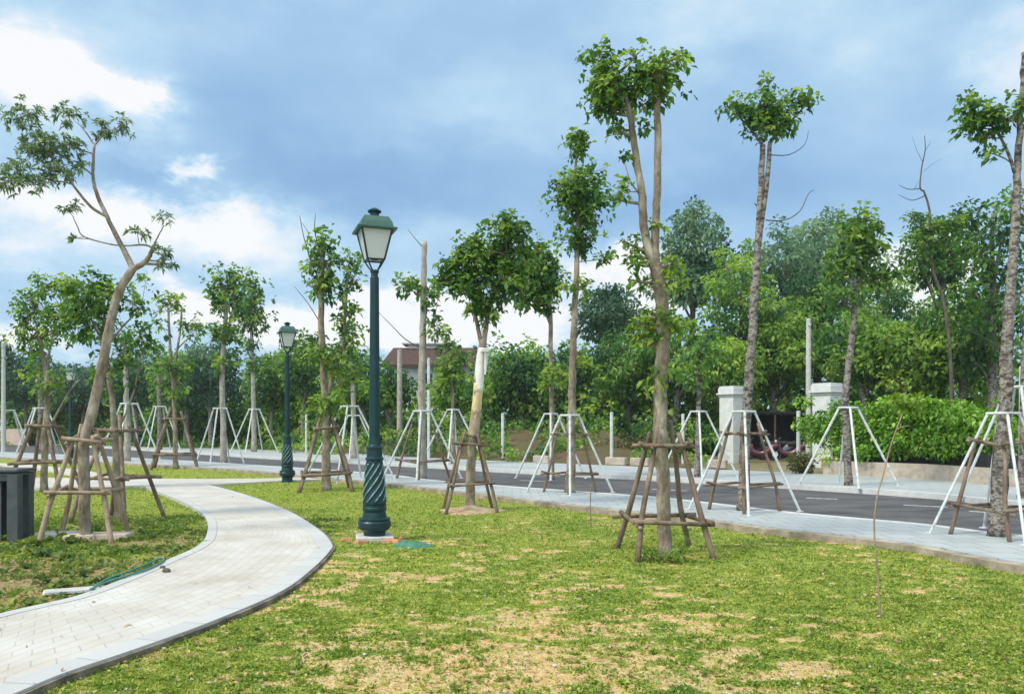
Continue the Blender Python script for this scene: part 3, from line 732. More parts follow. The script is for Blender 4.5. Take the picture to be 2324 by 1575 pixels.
tB, lb = T('young_tree', 268, 1180, 0, 'leafy young tree just behind the leaning tree, trunk bending left',
  [([(268, 1180), (265, 1080), (262, 1000), (253, 900), (240, 810), (236, 720)], .065, .035), ([(240, 800), (215, 740), (180, 680)], .025, .01), ([(240, 790), (280, 740), (320, 700)], .022, .01), ([(262, 990), (300, 900), (322, 800)], .02, .01)],
  [(210, 650, 38, 40), (195, 690, 60, 50), (250, 665, 45, 40), (215, 740, 70, 40), (170, 650, 35, 25), (300, 690, 36, 30), (330, 640, 18, 20, 0, .15), (322, 770, 30, 45), (290, 830, 26, 30), (240, 860, 40, 40), (150, 720, 40, 30), (345, 790, 18, 20)],
  leaf='leaf', ln=.17, dens=.50)
wood_support((lb.x, lb.y, 0), 'dark wooden pole frame around the young tree behind the leaning tree', .52, .12, 1.6, (.72, 1.5), R(-10), .036)

tC, lc = T('young_tree', 100, 1115, 0, 'bushy young tree at far left with drooping yellowish lower leaves',
  [([(100, 1115), (102, 1000), (108, 900), (102, 830), (85, 750)], .085, .045), ([(104, 850), (120, 760), (140, 700)], .035, .015), ([(118, 960), (150, 900), (178, 862)], .03, .012)],
  [(75, 690, 38, 40, 0, .1), (110, 650, 45, 25, 0, .15), (60, 740, 30, 36), (100, 760, 50, 36), (140, 710, 35, 30), (150, 650, 28, 22), (115, 870, 40, 32, 0, .25), (80, 800, 30, 20), (180, 760, 20, 18)],
  leaf='leaf', ln=.21, dens=.5)
wood_support((lc.x, lc.y, 0), 'brown wooden pole frame around the bushy far-left tree', .62, .14, 1.75, (.72, 1.6), R(5), .05)

tD, ld = T('young_tree', 398, 1063, 0, 'sparse two-stemmed young tree on the grass strip left of the far lamp',
  [([(398, 1063), (398, 1000), (396, 930), (392, 860), (386, 790), (382, 700)], .10, .04), ([(394, 880), (402, 800), (410, 740), (412, 695)], .05, .03), ([(404, 790), (425, 770), (440, 760)], .03, .015)],
  [(378, 690, 28, 24, 0, .2), (398, 680, 22, 20, 0, .3), (365, 740, 18, 16), (412, 735, 20, 18), (440, 750, 30, 25), (400, 860, 32, 36, 0, .1), (380, 830, 30, 24), (422, 830, 26, 22), (395, 905, 16, 16, 0, .2)],
  leaf='leaf', ln=.30, dens=.45)
wood_support((ld.x, ld.y, 0), 'dark wooden pole frame around the sparse two-stemmed tree', .8, .2, 2.2, (.55, 1.9), R(20), .055)

ZP = Z_PAVE
tE, le = T('street_tree', 507, 1050, ZP, 'slim street tree with a round dark crown, left of its twin at the road edge',
  [([(507, 1050), (507, 950), (504, 870), (508, 780), (513, 690), (514, 650)], .13, .07), ([(507, 800), (520, 740), (530, 690)], .05, .03)],
  [(505, 650, 34, 40), (530, 680, 30, 40), (495, 690, 24, 20), (525, 630, 26, 20), (500, 752, 22, 16), (525, 760, 30, 30), (508, 815, 26, 22, 0, .1), (490, 770, 14, 16)],
  leaf='leaf', ln=.36, dens=.75, bark='bark_pale')
steel_support((le.x - .1, le.y - .1, ZP), 'white pipe brace round the slim round-crowned tree left of the far lamp', R(44), .75, .30, 2.25, .034)
tF, lf = T('street_tree', 577, 1025, ZP, 'taller narrow street tree across the road with layered crown left of the far lamp',
  [([(577, 1025), (576, 930), (574, 850), (571, 760), (568, 690)], .16, .08)],
  [(570, 650, 26, 34), (580, 690, 24, 36), (560, 720, 36, 32), (585, 730, 20, 26), (568, 780, 20, 24), (545, 700, 22, 30), (575, 830, 22, 20)],
  leaf='leaf', ln=.42, dens=.75, bark='bark_pale')
steel_support((lf.x, lf.y, ZP), 'white pipe brace round the narrow layered tree across the road', R(44), 1.1, .35, 2.6, .045)

t1_, l1_ = T('street_tree', 288, 1046, ZP, 'pale bare-stemmed street tree on the near pavement right of the leaning trunk',
  [([(288, 1046), (289, 960), (286, 880), (284, 800), (283, 760)], .15, .07)], [(285, 770, 24, 20), (300, 800, 20, 22), (272, 800, 18, 16)], leaf='leaf_far', ln=.34, dens=.5, bark='bark_pale')
steel_support((l1_.x + .1, l1_.y, ZP), 'white pipe brace right behind the leaning tree and its wooden frame', R(44), 1.0, .38, 2.5, .038)
t2_, l2_ = T('street_tree', 362, 1020, ZP, 'dark-stemmed street tree across the road just left of the sparse two-stemmed tree',
  [([(362, 1020), (362, 930), (360, 850), (358, 800)], .17, .08)], [(356, 800, 20, 22), (366, 830, 20, 20)], leaf='leaf_far', ln=.40, dens=.5, bark='bark_grey')
steel_support((l2_.x, l2_.y, ZP), 'white pipe brace across the road behind the sparse two-stemmed tree', R(44), 1.1, .45, 2.9, .046)
t3_, l3_ = T('street_tree', 92, 1030, ZP, 'street tree on the near pavement behind the bushy far-left tree',
  [([(92, 1030), (92, 940), (90, 880), (88, 830)], .17, .08)], [(90, 830, 20, 20), (78, 850, 18, 16)], leaf='leaf_far', ln=.40, dens=.5, bark='bark_grey')
steel_support((l3_.x, l3_.y, ZP), 'white pipe brace behind the bushy far-left tree', R(44), 1.1, .45, 2.6, .042)
l4_ = G(22, 1012, ZP); steel_support((l4_[0], l4_[1], ZP), 'white pipe brace nearest the left picture edge, across the road', R(44), 1.2, .45, 2.9, .05)
tG, lg = T('young_tree', 740, 1112, 0, 'two-stemmed young tree on the lawn edge between the two green lamps',
  [([(740, 1112), (741, 1040), (740, 950), (735, 850), (730, 750), (729, 640), (733, 560)], .115, .06), ([(742, 900), (760, 840), (778, 780), (784, 700), (790, 610)], .06, .03)],
  [(733, 530, 18, 18), (728, 560, 28, 24), (740, 600, 34, 30), (725, 640, 34, 20), (740, 660, 28, 20), (715, 600, 22, 22), (795, 590, 24, 22), (800, 635, 24, 28), (785, 660, 18, 18), (797, 700, 26, 16, 0, .1), (790, 740, 26, 18), (800, 770, 20, 22, 0, .1), (765, 720, 14, 10),
   (722, 805, 34, 24, 0, .2), (760, 805, 24, 20, 0, .1), (775, 870, 24, 30, 0, .3), (745, 915, 36, 26, 0, .25), (722, 935, 26, 14, 0, .2), (765, 840, 24, 20, 0, .2)],
  leaf='leaf', ln=.26, dens=.72,
  bare_twigs=[([(728, 640), (708, 600), (690, 540), (680, 490)], .022), ([(695, 560), (700, 530), (684, 505)], .012), ([(722, 560), (714, 520), (716, 486)], .02), ([(712, 620), (705, 560)], .012), ([(728, 735), (700, 690), (668, 650)], .016)])
wood_support((lg.x, lg.y, 0), 'brown wooden pole frame around the two-stemmed tree between the lamps', .62, .16, 1.75, (.42, 1.55), R(15), .05)
steel_support((lg.x + .2, lg.y + 1.9, ZP), 'white pipe brace standing behind the two-stemmed tree between the lamps', R(44), .95, .25, 2.05, .028)
tG2, lg2 = T('street_tree', 803, 1040, ZP, 'pale slim street tree across the road directly left of the near lamp',
  [([(803, 1040), (802, 950), (800, 860), (797, 800)], .14, .08)], [(798, 800, 24, 20), (808, 830, 20, 24), (790, 850, 22, 20)], leaf='leaf_far', ln=.40, dens=.7, bark='bark_pale')
steel_support((lg2.x, lg2.y, ZP), 'white pipe brace round the pale tree across the road left of the near lamp', R(44), .9, .30, 2.05, .036)

tH, lh = T('topped_tree', 958, 1085, ZP, 'tall pale pole-like tree cut off at the top with a few leafy side shoots',
  [([(958, 1085), (958, 1000), (957, 900), (959, 800), (961, 700), (962, 620), (963, 548)], .125, .075), ([(960, 705), (975, 730), (1005, 770)], .03, .015), ([(962, 660), (940, 655), (915, 645)], .025, .012)],
  [(918, 645, 26, 18), (940, 655, 26, 20), (985, 665, 24, 14), (968, 690, 16, 14), (1000, 760, 26, 18, 0, .1), (1015, 790, 20, 20), (990, 730, 18, 12)],
  leaf='leaf', ln=.26, dens=.75, bark='bark_pale',
  bare_twigs=[([(960, 562), (945, 545), (925, 520)], .016), ([(955, 790), (920, 770), (890, 740), (862, 712)], .02), ([(985, 750), (990, 700), (996, 670)], .014), ([(862, 712), (840, 680)], .01)])
steel_support((lh.x, lh.y, ZP), 'white pipe brace round the tall tree that is cut off at the top', R(44), .85, .26, 1.95, .030)
wood_support((lh.x, lh.y, ZP), 'low dark wooden frame inside the brace of the cut-off tree', .55, .2, 1.6, (.5,), R(44), .036)

tI, li = T('street_tree', 1028, 1052, ZP, 'small street tree with low green crown across the road beside the cut-off tree',
  [([(1028, 1052), (1028, 960), (1026, 860), (1024, 800)], .085, .05)], [(1022, 830, 36, 30, 0, .15), (1035, 860, 34, 26, 0, .15), (1005, 870, 28, 26, 0, .1), (1040, 800, 24, 22)], leaf='leaf', ln=.36, dens=.7)
steel_support((li.x, li.y, ZP), 'white pipe brace round the small low-crowned tree across the road', R(44), 1.0, .25, 2.2, .038)

# J wrapped tree, wide crown
tJ, lj = T('wrapped_tree', 1067, 1160, 0, 'wide-crowned tree with straw and white wrapping on its trunk, sand ring at its foot',
  [([(1067, 1160), (1068, 1080), (1073, 1000), (1080, 930), (1087, 850), (1095, 790), (1096, 770)], .090, .068), ([(1094, 785), (1086, 750), (1076, 700), (1070, 650)], .045, .03), ([(1097, 785), (1102, 750), (1108, 710), (1130, 650), (1150, 580)], .05, .03), ([(1108, 715), (1160, 670), (1200, 640)], .025, .012)],
  [(1030, 608, 36, 26), (1070, 590, 42, 40), (1050, 640, 44, 34), (1100, 640, 50, 46), (1095, 685, 42, 30), (1130, 580, 44, 40, .2), (1150, 530, 42, 36), (1145, 505, 26, 18), (1185, 520, 24, 15), (1180, 570, 34, 34), (1020, 640, 24, 20), (1060, 560, 26, 20), (1165, 640, 34, 34), (1110, 710, 26, 16), (1150, 630, 40, 36), (1085, 555, 24, 18)],
  leaf='leaf', ln=.20, dens=.95)
def trunk_wrap(root, loc, pts, Y, name, mt, r0, r1):
    m = MB(); w = smooth_path([P(a, b, Y) - loc for a, b in pts], 4); m.tube(w, lerp_list([r0, r1], len(w)), 14, rough=.10); return m.build(name, mt, root, smooth=True)
trunk_wrap(tJ, lj, [(1077, 960), (1081, 925), (1084, 900), (1086, 870)], lj.y, 'straw_wrap', M['straw'], .092, .088)
trunk_wrap(tJ, lj, [(1074, 990), (1077, 962), (1081, 930)], lj.y, 'bark_wrap', M['wood_light'], .100, .096)
trunk_wrap(tJ, lj, [(1085, 890), (1090, 830), (1095, 790)], lj.y, 'plastic_wrap', M['cloth'], .090, .086)
mm = MB()
q0 = P(1096, 795, lj.y - .11) - lj
for k in range(5):
    a = P(1098 + k * 1.5, 792 + k * 3, lj.y - .12) - lj; b = P(1104 + k * .6, 850 - k * 7, lj.y - .1 + .02 * k) - lj
    mm.box(tuple((a + b) / 2), (.035, .012, (a - b).length), .3 * k)
mm.box(tuple(P(1100, 795, lj.y - .1) - lj), (.16, .10, .08), .3, bev=.02)
mm.build('loose_flap', M['cloth'], tJ)
wood_support((lj.x, lj.y, 0), 'thin dark wooden pole frame round the wrapped wide-crowned tree', .47, .13, 1.4, (.52, 1.25), R(8), .030)
m = MB(); prof = [(.62, -.01), (.56, .02), (.42, .035), (.28, .05), (.16, .09), (.11, .12)]
m.lathe(prof, 30, fn=lambda an, z, r_: r_ * (1 + .12 * math.sin(3 * an + 1) + .06 * math.sin(7 * an)))
o = m.build('sand_mound', M['soil'], smooth=True); o.location = (lj.x, lj.y, 0); setp(o, 'low ring of tan sand heaped round the foot of the wrapped tree', 'sand mound')

tK, lk = T('street_tree', 1250, 1085, ZP, 'dense dark-crowned street tree behind the wrapped tree, right part of its crown mass',
  [([(1252, 1085), (1252, 1000), (1252, 900), (1250, 800), (1248, 700), (1235, 640)], .088, .05), ([(1249, 740), (1235, 700), (1215, 660)], .04, .02)],
  [(1190, 600, 34, 34), (1225, 575, 34, 26), (1215, 610, 42, 34), (1245, 625, 34, 34), (1225, 660, 46, 34), (1195, 670, 34, 26), (1255, 660, 20, 24), (1240, 700, 24, 16), (1260, 850, 26, 26, 0, .35), (1245, 880, 20, 18, 0, .3), (1275, 880, 18, 20, 0, .3)],
  leaf='leaf', ln=.28, dens=1.0)
steel_support((lk.x, lk.y, ZP), 'white pipe brace half overlapped by the next brace on the near pavement', R(44), .75, .2, 1.85, .028)

tL, ll = T('street_tree', 1293, 1117, ZP, 'very tall slender street tree, leaf balls along its stem',
  [([(1293, 1117), (1296, 1050), (1297, 950), (1299, 850), (1302, 740), (1308, 640), (1309, 540), (1310, 460), (1306, 380), (1312, 330)], .115, .02), ([(1310, 595), (1340, 592), (1375, 588)], .012, .006)],
  [(1312, 318, 32, 22), (1305, 340, 26, 18), (1320, 405, 44, 28, 0, .1), (1315, 440, 60, 34, 0, .1), (1285, 430, 30, 26), (1345, 450, 32, 24), (1318, 480, 46, 26), (1310, 510, 40, 18), (1318, 540, 40, 14), (1305, 550, 28, 14), (1322, 560, 16, 14),
   (1370, 590, 26, 13, 0, .1), (1300, 655, 22, 14, 0, .3), (1330, 650, 20, 14, 0, .25), (1325, 825, 18, 16, 0, .3), (1330, 900, 12, 12, 0, .2)],
  leaf='leaf', ln=.22, dens=.85, bark='bark')
steel_support((ll.x, ll.y, ZP), 'bright white pipe brace round the very tall slender tree', R(40), .72, .22, 1.74, .027)
wood_support((ll.x, ll.y, ZP), 'dark wooden frame inside the brace of the very tall slender tree', .42, .18, 1.45, (.42, 1.3), R(40), .030)

# M main tree
tM, lm = T('main_tree', 1507, 1258, 0, 'big forked tree with two tall parallel stems and high dark crown on the lawn',
  [([(1508, 1258), (1506, 1150), (1503, 1050), (1498, 950), (1500, 850), (1504, 750), (1503, 690), (1495, 640), (1486, 600)], .084, .080), ([(1498, 650), (1474, 570), (1463, 520), (1458, 450), (1450, 400), (1437, 310), (1424, 235), (1400, 170)], .060, .032),
   ([(1494, 640), (1488, 580), (1489, 500), (1492, 400), (1493, 300), (1492, 235), (1495, 170)], .052, .038), ([(1450, 440), (1430, 410), (1418, 370)], .012, .006), ([(1400, 180), (1370, 150)], .018, .01), ([(1495, 180), (1520, 150)], .018, .01)],
  [(1362, 130, 34, 22), (1385, 160, 48, 32), (1365, 190, 42, 30), (1400, 210, 50, 30), (1370, 240, 44, 24), (1390, 255, 30, 20), (1400, 295, 26, 16), (1440, 130, 20, 14, 0, .1), (1450, 165, 34, 26), (1445, 200, 30, 22),
   (1495, 160, 40, 26, 0, .15), (1500, 195, 44, 26, 0, .15), (1520, 140, 34, 16, 0, .1), (1545, 133, 16, 7), (1480, 225, 28, 14), (1510, 215, 20, 16, 0, .1),
   (1418, 352, 18, 10), (1415, 432, 26, 16, 0, .15), (1408, 455, 16, 12), (1470, 284, 12, 4), (1490, 508, 20, 6, 0, .35),
   (1440, 560, 22, 20), (1450, 600, 26, 20, 0, .1), (1432, 585, 16, 14), (1520, 600, 28, 16, 0, .3), (1530, 640, 24, 16, 0, .3), (1450, 640, 16, 18), (1500, 650, 18, 14, 0, .3), (1455, 740, 26, 16, 0, .35), (1530, 745, 28, 18, 0, .3), (1450, 775, 20, 12, 0, .25), (1490, 720, 34, 22, 0, .35), (1475, 745, 26, 22, 0, .25), (1505, 735, 26, 20, 0, .35), (1480, 780, 20, 16, 0, .15), (1492, 850, 22, 16, 0, .3), (1492, 875, 30, 12, 0, .35)],
  leaf='leaf', ln=.150, dens=.82, bark='bark')
wood_support((lm.x, lm.y, 0), 'brown wooden pole frame around the big forked tree, nearest and largest frame', .46, .13, 1.52, (.43, 1.33), R(6), .036)
tm_ = T('weed_tuft', 1505, 1275, 0, 'green weeds sprouting round the foot of the big forked tree', [([(1505, 1278), (1506, 1265)], .01, .005)], [(1550, 1240, 12, 18, 0, .3), (1500, 1262, 45, 12, 0, .1), (1460, 1255, 16, 12), (1530, 1262, 24, 12, 0, .2)], ln=.07, dens=.42, leaf='leaf_light', cat='weeds', bark='bark')

tN, ln_ = T('street_tree', 1688, 1158, ZP, 'tall grey mottled street tree with a flat spreading tuft of leaves on top',
  [([(1686, 1158), (1690, 1050), (1694, 940), (1700, 850), (1707, 760), (1714, 650), (1722, 540), (1727, 430), (1731, 330)], .100, .046), ([(1722, 560), (1728, 500), (1741, 410), (1748, 322)], .05, .036), ([(1731, 330), (1700, 290), (1675, 265)], .025, .012), ([(1747, 325), (1790, 280), (1820, 250)], .025, .012)],
  [(1672, 240, 28, 22), (1700, 260, 30, 24), (1735, 235, 36, 26), (1770, 260, 40, 24), (1810, 235, 32, 22), (1750, 290, 40, 22), (1720, 290, 26, 18), (1735, 181, 14, 7), (1745, 212, 16, 10), (1785, 290, 20, 14), (1830, 225, 18, 14)],
  leaf='leaf', ln=.17, dens=.85, bark='bark_grey',
  bare_twigs=[([(1748, 352), (1790, 352), (1825, 330), (1835, 298)], .010), ([(1738, 500), (1780, 500), (1815, 480), (1835, 440), (1848, 432)], .012), ([(1722, 470), (1712, 462)], .02)])
steel_support((ln_.x, ln_.y, ZP), 'large white pipe brace round the grey mottled tufted tree', R(28), .70, .2, 1.75, .023)
wood_support((ln_.x, ln_.y, ZP), 'dark wooden frame inside the brace of the grey mottled tree', .44, .18, 1.45, (.45, 1.35), R(28), .030)

tO, lo = T('street_tree', 1925, 1101, ZP, 'street tree across the road with a rounded bright-topped crown above the hedge',
  [([(1925, 1101), (1922, 1000), (1919, 900), (1930, 800), (1938, 720), (1941, 640), (1945, 560)], .095, .06)],
  [(1950, 510, 46, 30, 0, .12), (1950, 545, 54, 36, 0, .1), (1925, 580, 36, 30), (1960, 600, 36, 30), (1995, 560, 20, 16), (1985, 640, 30, 26), (1900, 620, 30, 30, 0, .1), (2020, 620, 26, 20), (1920, 690, 34, 26)],
  leaf='leaf', ln=.30, dens=.8, bark='bark_grey')
steel_support((lo.x, lo.y, ZP), 'white pipe brace in front of the hedge on the far pavement', R(40), .88, .24, 1.95, .030)
tO2, lo2 = T('street_tree', 1585, 1082, ZP, 'slim dark street tree across the road just left of the left gate pillar',
  [([(1583, 1082), (1584, 1000), (1586, 900), (1590, 800)], .09, .05)], [(1590, 800, 34, 30), (1575, 850, 30, 26, 0, .1), (1605, 760, 26, 26)], leaf='leaf_far', ln=.32, dens=.7, bark='bark_grey')
steel_support((lo2.x, lo2.y, ZP), 'white pipe brace left of the left gate pillar', R(40), .85, .24, 1.95, .030)

tP, lp = T('street_tree', 2268, 1216, ZP, 'thick mottled tree at the right edge with leafy limbs reaching left',
  [([(2262, 1216), (2270, 1100), (2276, 1000), (2281, 900), (2286, 800), (2290, 700), (2298, 600), (2305, 480), (2311, 380), (2316, 260), (2320, 200), (2322, 120)], .106, .022), ([(2303, 392), (2285, 340), (2262, 300), (2235, 270)], .025, .012), ([(2305, 378), (2280, 360), (2240, 345)], .014, .006), ([(2285, 760), (2300, 700), (2330, 640)], .03, .015)],
  [(2205, 240, 32, 22), (2230, 265, 38, 26), (2260, 270, 34, 22), (2215, 290, 26, 18), (2240, 310, 22, 16), (2190, 285, 16, 12), (2300, 255, 18, 8), (2245, 345, 24, 13), (2290, 275, 20, 16), (2345, 220, 34, 30)],
  leaf='leaf', ln=.15, dens=.85, bark='bark_grey')
steel_support((lp.x + .05, lp.y, ZP), 'nearest white pipe brace, round the thick tree at the right edge', R(24), .66, .2, 1.66, .019)
wood_support((lp.x, lp.y, ZP), 'dark wooden frame inside the brace at the right edge', .42, .18, 1.35, (.38, 1.25), R(24), .028)
tP2, lp2 = T('street_tree', 2310, 1130, ZP, 'street tree trunk across the road at the extreme right edge', [([(2322, 1130), (2325, 900), (2332, 700)], .10, .06)], [(2340, 700, 40, 40)], ln=.3, dens=.5, bark='bark_grey')
steel_support((lp2.x, lp2.y, ZP), 'white pipe brace across the road at the extreme right edge', R(30), .8, .22, 2.3, .028)

# thin sapling, stakes
tS, ls = T('sapling', 1997, 1398, 0, 'thin crooked sapling with a few leaves standing alone on the right lawn',
  [([(1997, 1398), (1992, 1300), (1984, 1200), (1990, 1130), (2004, 1080), (2022, 1010), (2040, 960), (2054, 925)], .0085, .004), ([(2036, 972), (2050, 968), (2066, 966)], .004, .002)],
  [(2058, 915, 26, 14, 0, .3), (2070, 925, 16, 10, 0, .2), (2040, 905, 12, 8, 0, .3)], leaf='leaf_light', ln=.085, dens=.8, bark='wood_light', cat='sapling')
tQ, lq = T('thin_stake', 1341, 1195, 0, 'thin dark stake on the lawn edge right of the slender tree', [([(1341, 1195), (1340, 1150), (1341, 1100)], .009, .006)], [], cat='stake')
for i, (x, yt, dep, rr, lb_) in enumerate(((695, 942, 44, .06, 'short white post in undergrowth beside the far lamp'), (1141, 940, 36, .07, 'short white post across the road between wrapped and slender trees'),
        (1388, 938, 33, .07, 'short white post across the road left of the big forked tree'), (1550, 942, 31.5, .06, 'short white post across the road right of the big forked tree'),
        (1812, 936, 27.2, .065, 'white post at the left end of the hedge'), (2181, 1008, 24, .05, 'low white post in front of the stone wall under the hedge'), (973, 815, 38, .07, 'tall thin white post right beside the cut-off tree'))):
    m = MB(); zt = CAMH + (HY - yt) / F * dep; m.tube([(0, 0, -.1), (0, 0, zt)], rr, 10); m.lathe([(rr * 1.15, zt), (rr * 1.15, zt + .03), (rr * .5, zt + .05)], 10)
    o = m.build('white_post', M['steel']); o.location = ((x - HX) / F * dep, dep, 0); setp(o, lb_, 'post', 'white posts across the road')
for (x, yt, dep, rr, mt, lb_) in ((907, 797, 46, .16, 'bark_pale', 'brown-grey wooden post left of the cut-off tree, in front of the house'), (1835, 728, 33, .11, 'concrete', 'slim pale concrete utility pole left of the right gate pillar'), (8, 780, 48, .12, 'concrete', 'slim grey pole at the extreme left edge'), (2318, 840, 17.2, .05, 'steel', 'bright white pipe standing at the extreme right edge')):
    m = MB(); zt = CAMH + (HY - yt) / F * dep; m.tube([(0, 0, -.1), (0, 0, zt * .5), (0, 0, zt)], [rr * 1.1, rr, rr * .85], 12); m.lathe([(rr * .9, zt - .02), (rr * .95, zt + .05), (rr * .4, zt + .09)], 12)
    if mt == 'concrete': m.box((0, 0, zt - .45), (.22, .06, .12)); m.tube([(-.05, -rr, zt - .2), (.05, -rr - .05, zt - .2)], .03, 6)
    o = m.build('utility_pole', M[mt]); o.location = ((x - HX) / F * dep, dep, 0); setp(o, lb_, 'pole')

# ------------------------------------------------------------------ gate pillars, wall, hedge, shed, scooters
def pillar(px, dep, w, ytop, rz, label):
    root = empty('gate_pillar', ((px - HX) / F * dep, dep, 0), label, 'gate pillar', 'pale rendered gate pillars', rz)
    H = CAMH + (HY - ytop) / F * dep
    m = MB(); m.box((0, 0, .2), (w * 1.12, w * 1.12, .5), bev=.01); m.build('plinth', M['plaster'], root)
    m = MB(); m.box((0, 0, (H - .45 + .45) / 2), (w, w, H - .9), bev=.01)
    for s in (-1, 1):
        m.box((0, s * w * .5, (H - .45 + .45) / 2), (w * .72, .03, H - 1.2)); m.box((s * w * .5, 0, (H - .45 + .45) / 2), (.03, w * .72, H - 1.2))
    m.build('shaft', M['plaster'], root)
    m = MB(); m.box((0, 0, H - .41), (w * 1.10, w * 1.10, .08), bev=.01); m.box((0, 0, H - .33), (w * 1.28, w * 1.28, .075), bev=.015); m.box((0, 0, H - .18), (w * 1.12, w * 1.12, .22), bev=.02); m.box((0, 0, H - .035), (w * 1.04, w * 1.04, .065), bev=.02)
    m.build('capital', M['plaster'], root)
pillar(1661, 34, .74, 877, R(35), 'left gate pillar, pale grey rendered, partly behind the mottled tree')
pillar(1877, 30, .76, 870, R(35), 'right gate pillar, pale grey rendered, rising behind the hedge')

hw = sp(px_line([(1868, 1076), (2081, 1086), (2318, 1106), (2700, 1126)], .1), 6)
hwb = offset(hw, -.30)
def wall_strip(name, A, B, z0, z1, mt):
    n = len(A); vs = []; fs = []
    for a, b in zip(A, B): vs += [(a[0], a[1], z0), (a[0], a[1], z1), (b[0], b[1], z1), (b[0], b[1], z0)]
    for i in range(n - 1):
        for k in range(3): fs.append((i * 4 + k, i * 4 + k + 1, (i + 1) * 4 + k + 1, (i + 1) * 4 + k))
    fs += [(0, 3, 2, 1), ((n - 1) * 4, (n - 1) * 4 + 1, (n - 1) * 4 + 2, (n - 1) * 4 + 3)]
    m = MB(); m.add(vs, fs); return m.build(name, mt)
d2 = (hw[-1] - hw[0]).normalized(); nrm = Vector((-d2.y, d2.x, 0)); nrm = nrm if nrm.y > 0 else -nrm
setp(wall_strip('stone_wall', hw, [p + nrm * .3 for p in hw], 0, .52, M['stonewall']), 'low pinkish-grey rubble wall under the hedge on the right', 'wall')
# stones capping: low kerb blocks left of the gate
# dark chain fence panel carrying the hedge
setp(wall_strip('hedge_fence', [p + nrm * .45 for p in hw], [p + nrm * .50 for p in hw], .0, .85, M['shed']), 'dark fence panel between the low wall and the hedge', 'fence')

def cloud_leaves(name, blobs, ln, mt, parent=None, dens=1.0, wr=.33, shell=.5, down=.2, tmean=.4, tsd=.2):
    """blobs: list (center, radii, tintshift)"""
    B, D, Ls, Ts = [], [], [], []
    for c, r, ts in blobs:
        c = np.array(c); r = np.array(r)
        area = 4 * math.pi * ((r[0] * r[1]) ** 1.6 / 3 + (r[0] * r[2]) ** 1.6 / 3 + (r[1] * r[2]) ** 1.6 / 3) ** (1 / 1.6)
        n = int(max(12, dens * 2.2 * area / (ln * ln)))
        u = unit(n); rr = np.where(rng.random(n) < shell, rng.uniform(.86, 1.06, n), rng.random(n) ** .5)
        lump = 1 + .16 * np.sin(u[:, 0] * 5 + c[0]) * np.sin(u[:, 2] * 6 + c[1]) + .10 * np.sin(u[:, 1] * 11 + c[2] * 3) * np.sin(u[:, 0] * 9)
        p = c + u * (rr * lump)[:, None] * r
        d = u * .7 + unit(n) * .8; d[:, 2] -= down
        B.append(p); D.append(d); Ls.append(ln * rng.uniform(.6, 1.25, n))
        cl = .13 * np.sin(p[:, 0] * 2.1 / ln * .25 + 2 * np.sin(p[:, 2] * 1.3 / ln * .25)) 
        Ts.append(rng.normal(tmean, tsd, n) + ts + cl)
    return leaf_obj(name, np.concatenate(B), np.concatenate(D), np.concatenate(Ls), np.concatenate(Ts), mt, parent, wr=wr)

# hedge
bl = []
q1, q2 = (1822 - HX) / F * 26.2, 26.2
for i in range(26):
    t = i / 25; px = 1830 + t * 440; dep = np.interp(px, [1830, 1868, 2318], [26.4, 25.7, 20.3]) 
    top = np.interp(px, [1830, 1870, 1990, 2080, 2200, 2250, 2280], [945, 935, 925, 905, 925, 930, 960]); bot = np.interp(px, [1830, 1880, 2000, 2250], [985, 1015, 1030, 1028])
    zt = CAMH + (HY - top) / F * dep; zb_ = CAMH + (HY - bot) / F * dep
    bl.append((((px - HX) / F * dep, dep, (zt + zb_) / 2 + random.uniform(-.08, .08)), (.42, .55, (zt - zb_) / 2 * random.uniform(.9, 1.1)), random.uniform(-.08, .12)))
for i in range(46):
    px = random.uniform(1815, 2290); dep = np.interp(px, [1830, 1868, 2318], [26.2, 25.5, 20.1]) - random.uniform(-.3, .45); py_ = random.choice([random.uniform(905, 945), random.uniform(990, 1036), random.uniform(930, 1020)])
    if px < 1880: py_ = min(py_, 985)
    q_ = random.uniform(.16, .34); bl.append((((px - HX) / F * dep, dep, CAMH + (HY - py_) / F * dep), (q_, q_, q_ * .7), random.uniform(-.25, .3)))
bl.append((((2055 - HX) / F * 23.8, 23.8, CAMH + 52 / F * 24.6), (.8, .6, .25), .25))
bl.append((((2140 - HX) / F * 22.8, 22.9, CAMH + 40 / F * 24.0), (.9, .6, .3), .12))
o = cloud_leaves('hedge', bl, .14, M['leaf_hedge'], dens=.80, tsd=.28); setp(o, 'bright green clipped vine hedge above the low stone wall', 'hedge')

def bush(px, dep, ytop, wpx, label, mt='leaf_far', ln=.16, ts=0.0, name='bush'):
    zt = CAMH + (HY - ytop) / F * dep; w = wpx / F * dep
    root = empty(name, ((px - HX) / F * dep, dep, .05), label, 'bush')
    bb = [((random.uniform(-.4, .4) * w, random.uniform(-.3, .3) * w, zt * random.uniform(.3, .6)), (w * .38, w * .38, zt * .4), ts + random.uniform(-.1, .1)) for _ in range(5)]
    bb.append(((0, 0, zt * .62), (w * .3, w * .3, zt * .36), ts))
    cloud_leaves('foliage', bb, ln, M[mt], root, dens=.9)
    m = MB()
    for k in range(5): m.tube([(0, 0, -.05), (random.uniform(-.2, .2) * w, random.uniform(-.2, .2) * w, zt * .4), (random.uniform(-.4, .4) * w, random.uniform(-.3, .3) * w, zt * .8)], [.02, .015, .007], 5)
    m.build('stem', M['bark_dark'], root)
bush(1817, 25.4, 1028, 46, 'small yellowish round bush on the far pavement in front of the gateway', 'leaf_dry', .10, .2)
bush(2190, 23.0, 1040, 50, 'small green bush growing out of the stone wall under the hedge', 'leaf_hedge', .13)
m = MB(); m.box((0, 0, .22), (.75, .35, .44), bev=.02); m.box((0, 0, .47), (.80, .40, .06), bev=.01)
